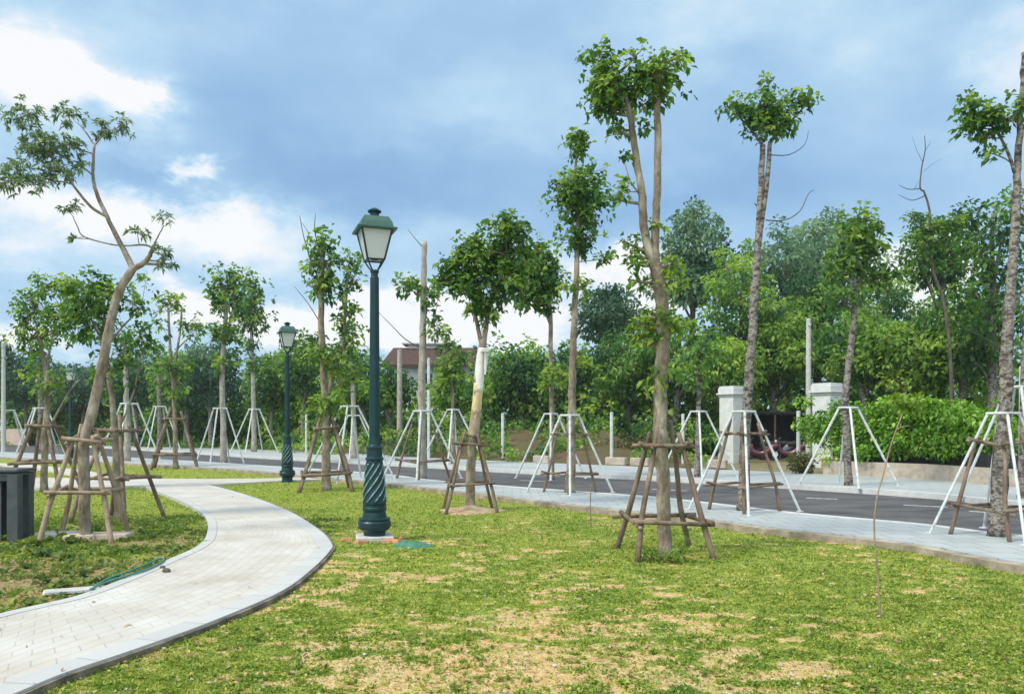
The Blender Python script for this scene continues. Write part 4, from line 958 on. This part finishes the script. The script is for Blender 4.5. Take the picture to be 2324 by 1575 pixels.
gg = G(1888, 1073, .1); o = m.build('stone_block', M['peach']); o.location = (gg[0] - .1, gg[1] - .45, .10); o.rotation_euler = (0, 0, R(-30)); setp(o, 'peach-coloured stone block at the left end of the low wall', 'stone block')
# shed in gateway
def shed():
    dep = 38; x = (1755 - HX) / F * dep
    root = empty('open_shed', (x, dep, 0), 'dark open-fronted shelter seen through the gateway', 'shelter', rz=0)
    m = MB(); m.box((0, 1.6, 1.1), (4.2, .1, 2.2)); m.box((-2.05, .8, 1.1), (.1, 1.5, 2.2)); m.box((2.05, .8, 1.1), (.1, 1.5, 2.2)); m.build('wall', M['shed'], root)
    m = MB(); m.box((0, .7, 2.28), (4.6, 2.3, .12)); m.build('roof', M['shed'], root)
    for sx in (-2, 0, 2):
        m = MB(); m.tube([(sx, -.25, 0), (sx, -.25, 2.22)], .05, 8); m.build('post', M['wood'], root)
shed()
def scooter(loc, rz, label, mt):
    root = empty('scooter', loc, label, 'scooter', 'scooters parked in the gateway', rz)
    for y in (-.62, .62):
        m = MB(); vs = []
        for k in range(20):
            a = 2 * math.pi * k / 20; vs.append((0, y + .25 * math.cos(a), .28 + .25 * math.sin(a)))
        m.tube(vs + [vs[0]], .045, 8, cap=False); w = m.build('wheel', M['rubber'], root)
        h = MB(); h.tube([(-.05, y, .28), (.05, y, .28)], .13, 12); h.build('hub', M['steel'], w)
    m = MB()
    m.tube(smooth_path([(0, .45, .75), (0, .38, .45), (0, .1, .32), (0, -.25, .36), (0, -.55, .62), (0, -.8, .68)], 3), lerp_list([.10, .13, .12, .16, .17, .06], 16), 12); m.build('body', mt, root, smooth=True)
    m = MB(); m.tube(smooth_path([(0, .05, .74), (0, -.25, .78), (0, -.6, .80)], 3), lerp_list([.08, .12, .07], 7), 10); m.build('seat', M['rubber'], root, smooth=True)
    m = MB(); m.tube([(0, .62, .3), (0, .48, .75), (0, .42, 1.0)], .03, 8); m.tube([(-.32, .34, 1.04), (0, .43, 1.0), (.32, .34, 1.04)], .018, 8); m.build('handlebar', M['iron'], root)
    m = MB(); m.tube([(0, .52, .88), (0, .60, .87)], [.07, .06], 10); m.build('headlight', M['frosted'], root)
def at(px, dep): return ((px - HX) / F * dep, dep, .07)
scooter(at(1727, 36.4), R(70), 'pink-red scooter nearer the left gate pillar in the gateway', M['red'])
scooter(at(1762, 36.6), R(62), 'dark blue-grey scooter in the middle of the gateway', M['iron_blue'])
scooter(at(1790, 36.2), R(75), 'dark red scooter nearest the hedge end in the gateway', M['red'])

# low kerb stones at the far verge
for i, (px, w) in enumerate(((1400, .9), (1455, .8), (1230, .8), (1632, .7))):
    g2 = G(px, 1056 + (px - 1400) * .03, .1)
    m = MB(); m.box((0, 0, .16), (w, .25, .32), bev=.03); o = m.build('verge_stone', M['stonewall']); o.location = (g2[0], g2[1] + .2, .09); o.rotation_euler = (0, 0, R(-40))
    setp(o, ['pale stone block at the far verge left of the big forked tree', 'pale stone block just behind the big forked tree trunk', 'pale stone block far verge behind the slender tree', 'pale stone block beside the left gate pillar'][i], 'stone block', 'pale stones along the far verge')

# ------------------------------------------------------------------ houses
def house():
    dep = 62; m1 = dep / F
    root = empty('house', ((985 - HX) / F * dep, dep, 0), 'distant house with red-brown roof behind the cut-off tree', 'house')
    hw_ = 118 * m1
    H0 = CAMH + (HY - 828) * m1; H1 = CAMH + (HY - 780) * m1
    m = MB(); m.box((0, 4, H0 / 2), (hw_ * 1.85, 7.4, H0)); wl = m.build('wall', M['wall_white'], root)
    r = MB(); a = hw_ * 1.02
    r.add([(-a, -.3, H0), (a, -.3, H0), (a, 8.3, H0), (-a, 8.3, H0), (-a * .88, 3.2, H1), (a * .88, 3.2, H1), (a * .88, 4.8, H1), (-a * .88, 4.8, H1),
           (-a, -.3, H0 - .15), (a, -.3, H0 - .15), (a, 8.3, H0 - .15), (-a, 8.3, H0 - .15)],
          [(0, 1, 5, 4), (1, 2, 6, 5), (2, 3, 7, 6), (3, 0, 4, 7), (4, 5, 6, 7), (8, 9, 1, 0), (9, 10, 2, 1), (10, 11, 3, 2), (11, 8, 0, 3), (11, 10, 9, 8)])
    rf = r.build('roof', M['roof'], root)
    m = MB(); m.box((-.8, 4, H1 + .1), (3.2, 2.0, .35)); m.box((-.8, 4, H1 + .32), (4.2, 2.6, .1)); m.build('roof_box', M['wall_white'], rf)
    for k, x in enumerate((-2.6, -.6, 1.6, 3.2)):
        w = MB(); w.box((x, .28, H0 - 1.2), (.9, .06, 1.1)); fr = w.build('window', M['window'], wl)
    m = MB(); m.box((-.2, .0, H0 - .1), (hw_ * 1.6, .5, .12)); m.build('cornice', M['wall_white'], root)
house()
def left_wall():
    dep = 84; m1 = dep / F
    root = empty('low_building', ((25 - HX) / F * dep, dep, 0), 'pinkish-beige low building at the far left beyond the road', 'building')
    m = MB(); H = CAMH + (HY - 925) * m1; m.box((-2, 2, H / 2), (11, 4, H)); w = m.build('wall', M['wall_pink'], root)
    m = MB(); m.box((-2, 2, H + .08), (11.4, 4.5, .16)); m.build('roof', M['concrete'], root)
    for x in (-3.2, -.6, 1.6):
        m = MB(); m.box((x, -.02, 1.9), (1.0, .08, 1.2)); m.build('window', M['window'], w)
    m = MB(); m.box((2.4, -.03, 1.05), (.9, .08, 2.1)); m.build('door', M['brick'], w)
left_wall()
def rwall(name, px0, px1, dep0, dep1, h, mt, label):
    a = Vector(((px0 - HX) / F * dep0, dep0, 0)); b = Vector(((px1 - HX) / F * dep1, dep1, 0)); n = Vector((.0, .3, 0))
    setp(wall_strip(name, [a, b], [a + n, b + n], 0, h, mt), label, 'wall')
rwall('boundary_wall', 60, -200, 72, 84, 1.5, M['wall_pink'], 'beige boundary wall at the far left beyond the road')

# ------------------------------------------------------------------ background trees
def back_tree(px, dep, ytop, wpx, label, mt='leaf_far', ts=0.0, shape='round', ln=.34, name='woodland_tree', ybot=None, lobes=18, dens=1.0):
    m1 = dep / F; H = CAMH + (HY - ytop) * m1; w = wpx * m1
    zb_ = (CAMH + (HY - ybot) * m1) if ybot else H * .35
    root = empty(name, ((px - HX) / F * dep, dep, 0), label, 'tree')
    bb = []
    hc = H - zb_
    for i in range(lobes):
        t = (i + .5) / lobes
        if shape == 'cone': ww = w * (1 - t) ** .6 * .72 + .35
        elif shape == 'tall': ww = w * .55
        else: ww = w * math.sin(math.pi * (.18 + .68 * t)) * .84
        a = i * 2.4 + px; rad = ww * (.75 if shape != 'cone' else .5) * random.uniform(.6, 1.15)
        bb.append(((math.cos(a) * rad, math.sin(a) * rad, zb_ + hc * (.08 + .84 * t)), (ww * random.uniform(.38, .66), ww * random.uniform(.38, .62), max(hc / lobes * random.uniform(.9, 1.5), ww * .26)), ts + random.uniform(-.32, .32)))
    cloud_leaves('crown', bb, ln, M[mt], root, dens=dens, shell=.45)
    m = MB(); m.tube(smooth_path([(0, 0, -.1), (random.uniform(-.2, .2), 0, H * .3), (random.uniform(-.3, .3), 0, H * .6), (0, 0, H * .9)], 4), lerp_list([.24, .05], 13), 8, rough=.08)
    for b in bb[::2]: m.tube([(0, 0, b[0][2] * .75), (b[0][0] * .5, b[0][1] * .5, b[0][2] * .9), b[0]], [.08, .06, .03], 5)
    m.build('trunk', M['bark_grey'], root, smooth=True)
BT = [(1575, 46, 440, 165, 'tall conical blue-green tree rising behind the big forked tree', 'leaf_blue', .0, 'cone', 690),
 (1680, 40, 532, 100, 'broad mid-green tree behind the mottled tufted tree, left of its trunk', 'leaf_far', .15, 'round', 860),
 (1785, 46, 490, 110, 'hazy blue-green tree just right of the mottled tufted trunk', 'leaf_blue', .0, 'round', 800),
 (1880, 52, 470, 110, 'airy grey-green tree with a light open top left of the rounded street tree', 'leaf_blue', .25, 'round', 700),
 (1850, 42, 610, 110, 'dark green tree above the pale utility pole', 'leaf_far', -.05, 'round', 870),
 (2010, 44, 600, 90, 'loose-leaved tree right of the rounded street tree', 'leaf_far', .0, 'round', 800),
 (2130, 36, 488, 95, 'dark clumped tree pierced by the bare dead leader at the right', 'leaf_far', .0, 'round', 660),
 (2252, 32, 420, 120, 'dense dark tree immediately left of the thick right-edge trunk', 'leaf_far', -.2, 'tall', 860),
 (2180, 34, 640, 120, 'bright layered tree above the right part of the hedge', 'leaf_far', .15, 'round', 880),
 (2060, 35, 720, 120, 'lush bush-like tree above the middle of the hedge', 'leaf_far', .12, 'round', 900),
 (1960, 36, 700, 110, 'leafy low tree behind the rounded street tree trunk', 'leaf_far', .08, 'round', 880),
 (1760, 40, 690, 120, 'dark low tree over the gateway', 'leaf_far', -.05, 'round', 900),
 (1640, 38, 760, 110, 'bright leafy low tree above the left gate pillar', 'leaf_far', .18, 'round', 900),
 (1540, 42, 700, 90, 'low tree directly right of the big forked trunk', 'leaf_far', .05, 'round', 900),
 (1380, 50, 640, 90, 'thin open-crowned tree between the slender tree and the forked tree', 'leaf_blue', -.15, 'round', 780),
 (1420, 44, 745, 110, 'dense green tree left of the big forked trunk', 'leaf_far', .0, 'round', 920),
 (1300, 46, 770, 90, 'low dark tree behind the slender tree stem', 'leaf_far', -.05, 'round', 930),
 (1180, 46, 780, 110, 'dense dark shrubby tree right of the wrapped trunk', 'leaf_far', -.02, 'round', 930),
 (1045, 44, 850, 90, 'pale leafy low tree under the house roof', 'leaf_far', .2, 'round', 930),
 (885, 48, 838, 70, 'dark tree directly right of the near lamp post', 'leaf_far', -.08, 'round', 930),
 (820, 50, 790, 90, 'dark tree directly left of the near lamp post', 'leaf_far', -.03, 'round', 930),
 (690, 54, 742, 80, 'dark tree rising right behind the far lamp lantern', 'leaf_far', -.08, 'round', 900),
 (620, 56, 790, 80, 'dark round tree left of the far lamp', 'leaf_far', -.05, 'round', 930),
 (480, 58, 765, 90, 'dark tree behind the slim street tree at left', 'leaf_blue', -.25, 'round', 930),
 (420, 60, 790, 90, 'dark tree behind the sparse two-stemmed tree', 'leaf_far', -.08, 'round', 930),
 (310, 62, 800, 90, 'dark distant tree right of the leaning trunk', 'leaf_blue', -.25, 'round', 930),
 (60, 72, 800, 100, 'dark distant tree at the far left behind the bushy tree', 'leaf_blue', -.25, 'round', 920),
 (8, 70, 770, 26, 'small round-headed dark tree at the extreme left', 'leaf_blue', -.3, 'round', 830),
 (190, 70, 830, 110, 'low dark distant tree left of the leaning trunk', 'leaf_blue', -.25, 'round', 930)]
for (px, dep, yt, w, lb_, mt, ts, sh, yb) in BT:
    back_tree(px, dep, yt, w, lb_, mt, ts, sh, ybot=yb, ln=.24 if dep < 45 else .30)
# dead leader tree
T('bare_topped_tree', 2150, 1083, .1, 'bare crooked dead leader standing above the crowns at the right',
  [([(2165, 1083), (2160, 900), (2155, 780), (2140, 680), (2120, 620), (2112, 560), (2110, 480), (2096, 432)], .07, .035), ([(2120, 610), (2180, 600), (2250, 660), (2290, 690)], .02, .008), ([(2150, 720), (2220, 760), (2280, 790)], .02, .008)],
  [(2078, 502, 24, 14), (2098, 545, 22, 20), (2092, 588, 16, 20), (2150, 512, 34, 12), (2185, 495, 22, 9), (2148, 556, 16, 20), (2128, 604, 20, 12), (2118, 520, 20, 16), (2170, 600, 16, 10), (2200, 560, 12, 10)], bark='bark_dark', ln=.28, dens=.8, leaf='leaf', depth=30,
  bare_twigs=[([(2096, 434), (2088, 425), (2092, 380), (2100, 340), (2098, 308)], .035), ([(2090, 428), (2062, 430), (2040, 420)], .022), ([(2098, 445), (2070, 455), (2038, 442)], .022), ([(2098, 345), (2108, 330), (2112, 318)], .012), ([(2095, 370), (2080, 340), (2070, 310)], .010), ([(2096, 390), (2120, 370), (2140, 360)], .008), ([(2076, 428), (2086, 410)], .010), ([(2110, 520), (2070, 515), (2040, 530)], .012)])

# ------------------------------------------------------------------ woodland mass and undergrowth
def along(line, t):
    i = t * (len(line) - 1); k = int(min(i, len(line) - 2)); return line[k].lerp(line[k + 1], i - k)
bb = []
for row, (off, hh, stp) in enumerate(((6, 3.6, 1.5), (9, 5.2, 1.8), (14, 6.6, 2.2))):
    L_ = [P(px, HY, dep + off) for px, dep in ((-400, 78), (0, 72), (300, 62), (560, 54), (800, 46), (1000, 42), (1250, 39), (1500, 37), (1750, 38), (1950, 32), (2150, 29), (2324, 27), (2900, 26))]
    tot = sum((L_[i + 1] - L_[i]).length for i in range(len(L_) - 1)); n = int(tot / stp)
    # equal arc length
    cum = [0]
    for i in range(len(L_) - 1): cum.append(cum[-1] + (L_[i + 1] - L_[i]).length)
    for j in range(n):
        s = (j + .5) / n * tot; x = np.interp(s, cum, [p.x for p in L_]); y = np.interp(s, cum, [p.y for p in L_])
        ppx = x / y * F + HX
        if 1690 < ppx < 1800 and row == 0: continue
        h = hh * random.uniform(.65, 1.25)
        if 860 < ppx < 1100: h *= .56
        bb.append(((x, y + random.uniform(-.6, .6), h * .5), (stp * random.uniform(.6, 1.0), 1.3, h * .58), random.uniform(-.38, .38)))  # tint spread also paints highlights and shadowed gaps between the clumps
o = cloud_leaves('woodland', bb, .33, M['leaf_far'], dens=.85, shell=.6, tsd=.26, tmean=.46, wr=.42); setp(o, 'dense dark green woodland massed behind the road', 'woodland', kind='stuff')
# dark trunks/earth core behind the leaves: rising wooded bank
bb = []
L_ = [P(px, HY, dep) for px, dep in ((-400, 82), (0, 74), (300, 62), (560, 53), (800, 46), (1000, 41), (1250, 36.5), (1500, 34), (1640, 33.5))]
cum = [0]
for i in range(len(L_) - 1): cum.append(cum[-1] + (L_[i + 1] - L_[i]).length)
n = int(cum[-1] / .36)
for j in range(n):
    s = (j + .5) / n * cum[-1]; x = np.interp(s, cum, [p.x for p in L_]); y = np.interp(s, cum, [p.y for p in L_]); h = random.uniform(.3, 1.25)
    dy_ = random.uniform(-3.2, 6.5) if x / y * F + HX > 640 else random.uniform(.2, 6.5)
    if random.random() < .10: continue
    bb.append(((x, y + dy_, h * .25 + (1.35 * min(1, max(0, (dy_ + 3.3) / 6)) ** .8 if x / y * F + HX > 640 else .0)), (random.uniform(.35, .8), .6, h * .5), random.uniform(-.35, .35)))
for j in range(30):
    px = random.uniform(1880, 2400); dep = np.interp(px, [1880, 2324], [31, 27]); bb.append((((px - HX) / F * dep, dep, .7), (.9, .8, 1.0), random.uniform(-.1, .1)))
o = cloud_leaves('undergrowth', bb, .20, M['leaf_far'], dens=.6, tmean=.5); setp(o, 'tangled low undergrowth along the far verge', 'undergrowth', kind='stuff')
bb = []
for j in range(40):
    px = random.uniform(880, 1560); dep = np.interp(px, [0, 800, 1000, 1250, 1500, 1640], [76, 48, 43, 38, 35.5, 35]) + random.uniform(0, 1.5)
    bb.append((((px - HX) / F * dep, dep, random.uniform(.3, 1.0)), (random.uniform(.5, 1.1), .6, random.uniform(.2, .5)), random.uniform(-.2, .2)))
o = cloud_leaves('dry_scrub', bb, .18, M['leaf_dry'], dens=.7, tmean=.5, tsd=.3); setp(o, 'patches of dry brownish scrub on the bank across the road', 'scrub', kind='stuff')

# ------------------------------------------------------------------ left foreground furniture
def bin_():
    x, y = G(58, 1226)
    root = empty('metal_bin', (x - .48, y + .05, 0), 'dark grey metal bin housing with flat top at the left picture edge', 'litter bin', rz=R(4))
    for sx in (-.38, .38):
        for sy in (-.17, .17):
            m = MB(); m.box((sx, sy, .46), (.15 if sy < 0 else .10, .13, .94), bev=.01); m.build('post', M['iron'], root)
    m = MB(); m.box((0, 0, .965), (.92, .50, .045), bev=.01); m.box((0, 0, .915), (.84, .44, .035), bev=.005); m.build('top', M['iron'], root)
    m = MB()
    for k in range(6): m.box((-.29 + k * .092, -.16, .42), (.060, .02, .76))
    m.box((0, .19, .45), (.66, .02, .80)); m.box((0, -.19, .86), (.62, .03, .07))
    m.box((-.10, -.17, .80), (.52, .03, .04)); m.build('slats', M['iron'], root)
    m = MB(); m.lathe([(.15, .06), (.17, .10), (.18, .78), (.19, .80), (.16, .80)], 20, c=(-.16, .02, 0)); m.build('liner', M['iron_blue'], root, smooth=False)
bin_()
# concrete slabs behind the leaning tree
for i, (px, py, w, lb_) in enumerate(((120, 1222, .52, 'pale concrete slab left of the leaning trunk'), (178, 1226, .42, 'cracked concrete slab just left of the leaning trunk'), (248, 1224, .50, 'pinkish concrete slab right of the leaning trunk'), (150, 1352, .48, 'thin white slab lying along the inner path edge'))):
    g2 = G(px, py); m = MB(); m.box((0, 0, .035 if i < 3 else .03), (w, .30 if i < 3 else .16, .09 if i < 3 else .03), bev=.012, taper=.96); o = m.build('concrete_slab', M['wall_pink'] if i in (1, 2) else M['concrete'])
    o.location = (g2[0], g2[1] + .1, 0); o.rotation_euler = (random.uniform(-.03, .03), random.uniform(-.04, .04), random.uniform(-.12, .12) + (.5 if i == 3 else 0)); setp(o, lb_, 'slab', 'loose concrete slabs on the left lawn')
# hose
hp = [Vector((*G(a, b, .07), .075)) for a, b in ((205, 1338), (240, 1322), (285, 1308), (330, 1294), (360, 1280), (372, 1270), (362, 1268), (335, 1280), (290, 1298), (250, 1312), (215, 1330))]
m = MB(); m.tube(smooth_path(hp, 6), .011, 8); setp(m.build('hose', M['hose'], smooth=True), 'green garden hose looped along the inner edge of the path', 'hose')
for i, (px, py, lb_) in enumerate(((378, 1297, 'dark broken stone lying on the path beside the hose end'), (369, 1288, 'smaller dark chip beside the stone on the path'))):
    g2 = G(px, py, .06); m = MB(); s = .038 if i == 0 else .026
    m.lathe([(s * .7, 0), (s, s * .4), (s * .7, s * .9), (s * .2, s * 1.1)], 8, fn=lambda an, z, r_: r_ * (1 + .3 * math.sin(2 * an + 1) + .1 * math.sin(5 * an)))
    o = m.build('stone', M['bark_dark']); o.location = (g2[0], g2[1], .057); setp(o, lb_, 'stone')

# ------------------------------------------------------------------ grass and weeds
def grass():
    def sample(n, y0, y1, power):
        t = rng.random(n); y = (y0 ** (1 - power) + t * (y1 ** (1 - power) - y0 ** (1 - power))) ** (1 / (1 - power)) if power != 1 else y0 * (y1 / y0) ** t
        x = (rng.random(n) * 2 - 1) * (y * .70 + 1.2)
        return x, y
    x, y = sample(620000, 3.6, 34, 2.0)
    keep = np.ones(len(x), bool); pts = np.c_[x, y]
    for q in polys: keep &= ~inside(pts, q)
    b = bare(x, y)
    keep &= rng.random(len(x)) > np.clip((b + .20) / .55, 0, .84)
    keep &= (x > -24)
    x, y, b = x[keep], y[keep], b[keep]; n = len(x)
    h = hgt(x, y)
    tuft = fbm(x * 9, y * 9, 3); lf = (x < -3.2) & (y < 14)
    Ln = rng.uniform(.012, .034, n) * (.6 + 1.3 * np.clip(tuft - .25, 0, .6)) * (1 + .05 * y)
    weed = fbm(x * 2.3 + 50, y * 2.3 + 9, 3)
    Ln = np.where(lf & (weed > .45), Ln * 1.9, Ln)
    d = unit(n); d[:, 2] = np.abs(d[:, 2]) * .8 + .25
    t = rng.normal(.44, .24, n) + (fbm(x * 1.2, y * 1.2, 3) - .45) * 1.0 + (fbm(x * 7 + 20, y * 7, 3) - .45) * 1.1 + np.clip(b, -.3, .3) * .5
    t = np.where(lf, t - .26, t)
    t = t - np.clip((y - 9) / 25, 0, .15) - (rng.random(n) < .12) * .35
    o = leaf_obj('grass', np.c_[x, y, h - .003], d, Ln, t, M['grass'], None, wr=.22, droop=.15)
    setp(o, 'patchy short green grass growing over the lawns', 'grass', kind='stuff')
    # pebbles and fallen leaves
    def scatter(n):
        y = 1 / (1 / 3.8 + rng.random(n) * (1 / 20 - 1 / 3.8)); x = (rng.random(n) * 2 - 1) * (y * .7 + .8); return x, y
    x, y = scatter(420); p_ = np.c_[x, y]; k = ~inside(p_, polys[0]) & ~inside(p_, polys[3]); x, y = x[k], y[k]
    pb = MB()
    for a, b_ in zip(x, y):
        q = random.uniform(.004, .014) * (1 + .04 * b_); z0 = float(hgt(np.array([a]), np.array([b_]))[0])
        pb.lathe([(q * .6, -.002), (q, q * .4), (q * .55, q * .95)], 6, c=(a, b_, z0 + .003), fn=lambda an, z, r_: r_ * random.uniform(.75, 1.3))
    o = pb.build('pebbles', M['pebble']); setp(o, 'pale pebbles and crumbs of soil scattered over the lawn', 'pebbles', kind='stuff')
    x, y = scatter(1100); p_ = np.c_[x, y]; k = ~inside(p_, polys[3]); x, y = x[k], y[k]
    onp = inside(np.c_[x, y], polys[0]); k = (~onp) | (rng.random(len(x)) < .22); x, y, onp = x[k], y[k], onp[k]; z = np.where(onp, Z_PATH + .004, hgt(x, y) + .02)
    d = unit(len(x)); d[:, 2] *= .15
    o = leaf_obj('fallen_leaves', np.c_[x, y, z], d, rng.uniform(.02, .055, len(x)), rng.random(len(x)), M['dead_leaf'], None, wr=.3, droop=-.05); setp(o, 'dry brown fallen leaves on the lawn and path', 'fallen leaves', kind='stuff')
    # broad weeds in tufts, thick on the left bed
    def tufts(n, fx, fy, ln, name, lab_, mt, cond):
        cx, cy = fx, fy; pts = np.c_[cx, cy]; k = np.ones(len(cx), bool)
        for q in polys: k &= ~inside(pts, q)
        k &= cond(cx, cy); cx, cy = cx[k], cy[k]
        per = 9; B = np.repeat(np.c_[cx, cy, hgt(cx, cy)], per, 0); m_ = len(B)
        B[:, :2] += rng.normal(0, ln * .25, (m_, 2)); B[:, 2] += rng.uniform(0, ln * .5, m_)
        d = unit(m_); d[:, 2] = np.abs(d[:, 2]) * .7 + .15
        tt = np.repeat(rng.normal(.35, .2, len(cx)), per) + rng.normal(0, .1, m_)
        s = np.repeat(rng.uniform(.6, 1.3, len(cx)), per) * ln
        o = leaf_obj(name, B, d, s * rng.uniform(.7, 1.2, m_), tt, M[mt], None, wr=.30, droop=.3); setp(o, lab_, 'weeds', kind='stuff')
    ux = rng.uniform(-7, -2.9, 330); uy = rng.uniform(6.0, 11.5, 330)
    tufts(0, ux, uy, .11, 'tall_weeds', 'taller rough weeds in the planting bed left of the path', 'weed', lambda a, c: fbm(a * 1.3 + 8, c * 1.5, 3) > .46)
    nx = rng.uniform(-9, -2.6, 3200); ny = 6.2 + 7.3 * rng.random(3200) ** .75
    tufts(0, nx, ny, .05, 'weeds', 'low leafy weeds scattered over the planting bed left of the path', 'weed', lambda a, c: fbm(a * 1.7 + 3, c * 1.7, 3) > .42)
    t_ = rng.random(9000); y2 = 1 / (1 / 4.0 + t_ * (1 / 16 - 1 / 4.0)); x2 = (rng.random(9000) * 2 - 1) * (y2 * .7 + .8)
    tufts(0, x2, y2, .028, 'clover', 'small darker clover tufts dotted through the main lawn', 'grass', lambda a, c: (a > -2.7) & (fbm(a * 3 + 30, c * 3, 3) > .40))
grass()
# ------------------------------------------------------------------ air
hz = MB(); hz.box((0, 60, 12), (420, 300, 26))
def haze_mat(nt, out):
    v = nd(nt, 'ShaderNodeVolumePrincipled'); v.inputs['Density'].default_value = .0005; v.inputs['Color'].default_value = C(.95, .97, .94); v.inputs['Anisotropy'].default_value = .2
    nt.links.new(v.outputs[0], out.inputs['Volume'])
o = hz.build('haze', mat('haze', haze_mat)); setp(o, 'faint humid haze over the whole place', 'haze', kind='stuff')
S.render.resolution_x = 1024; S.render.resolution_y = 693
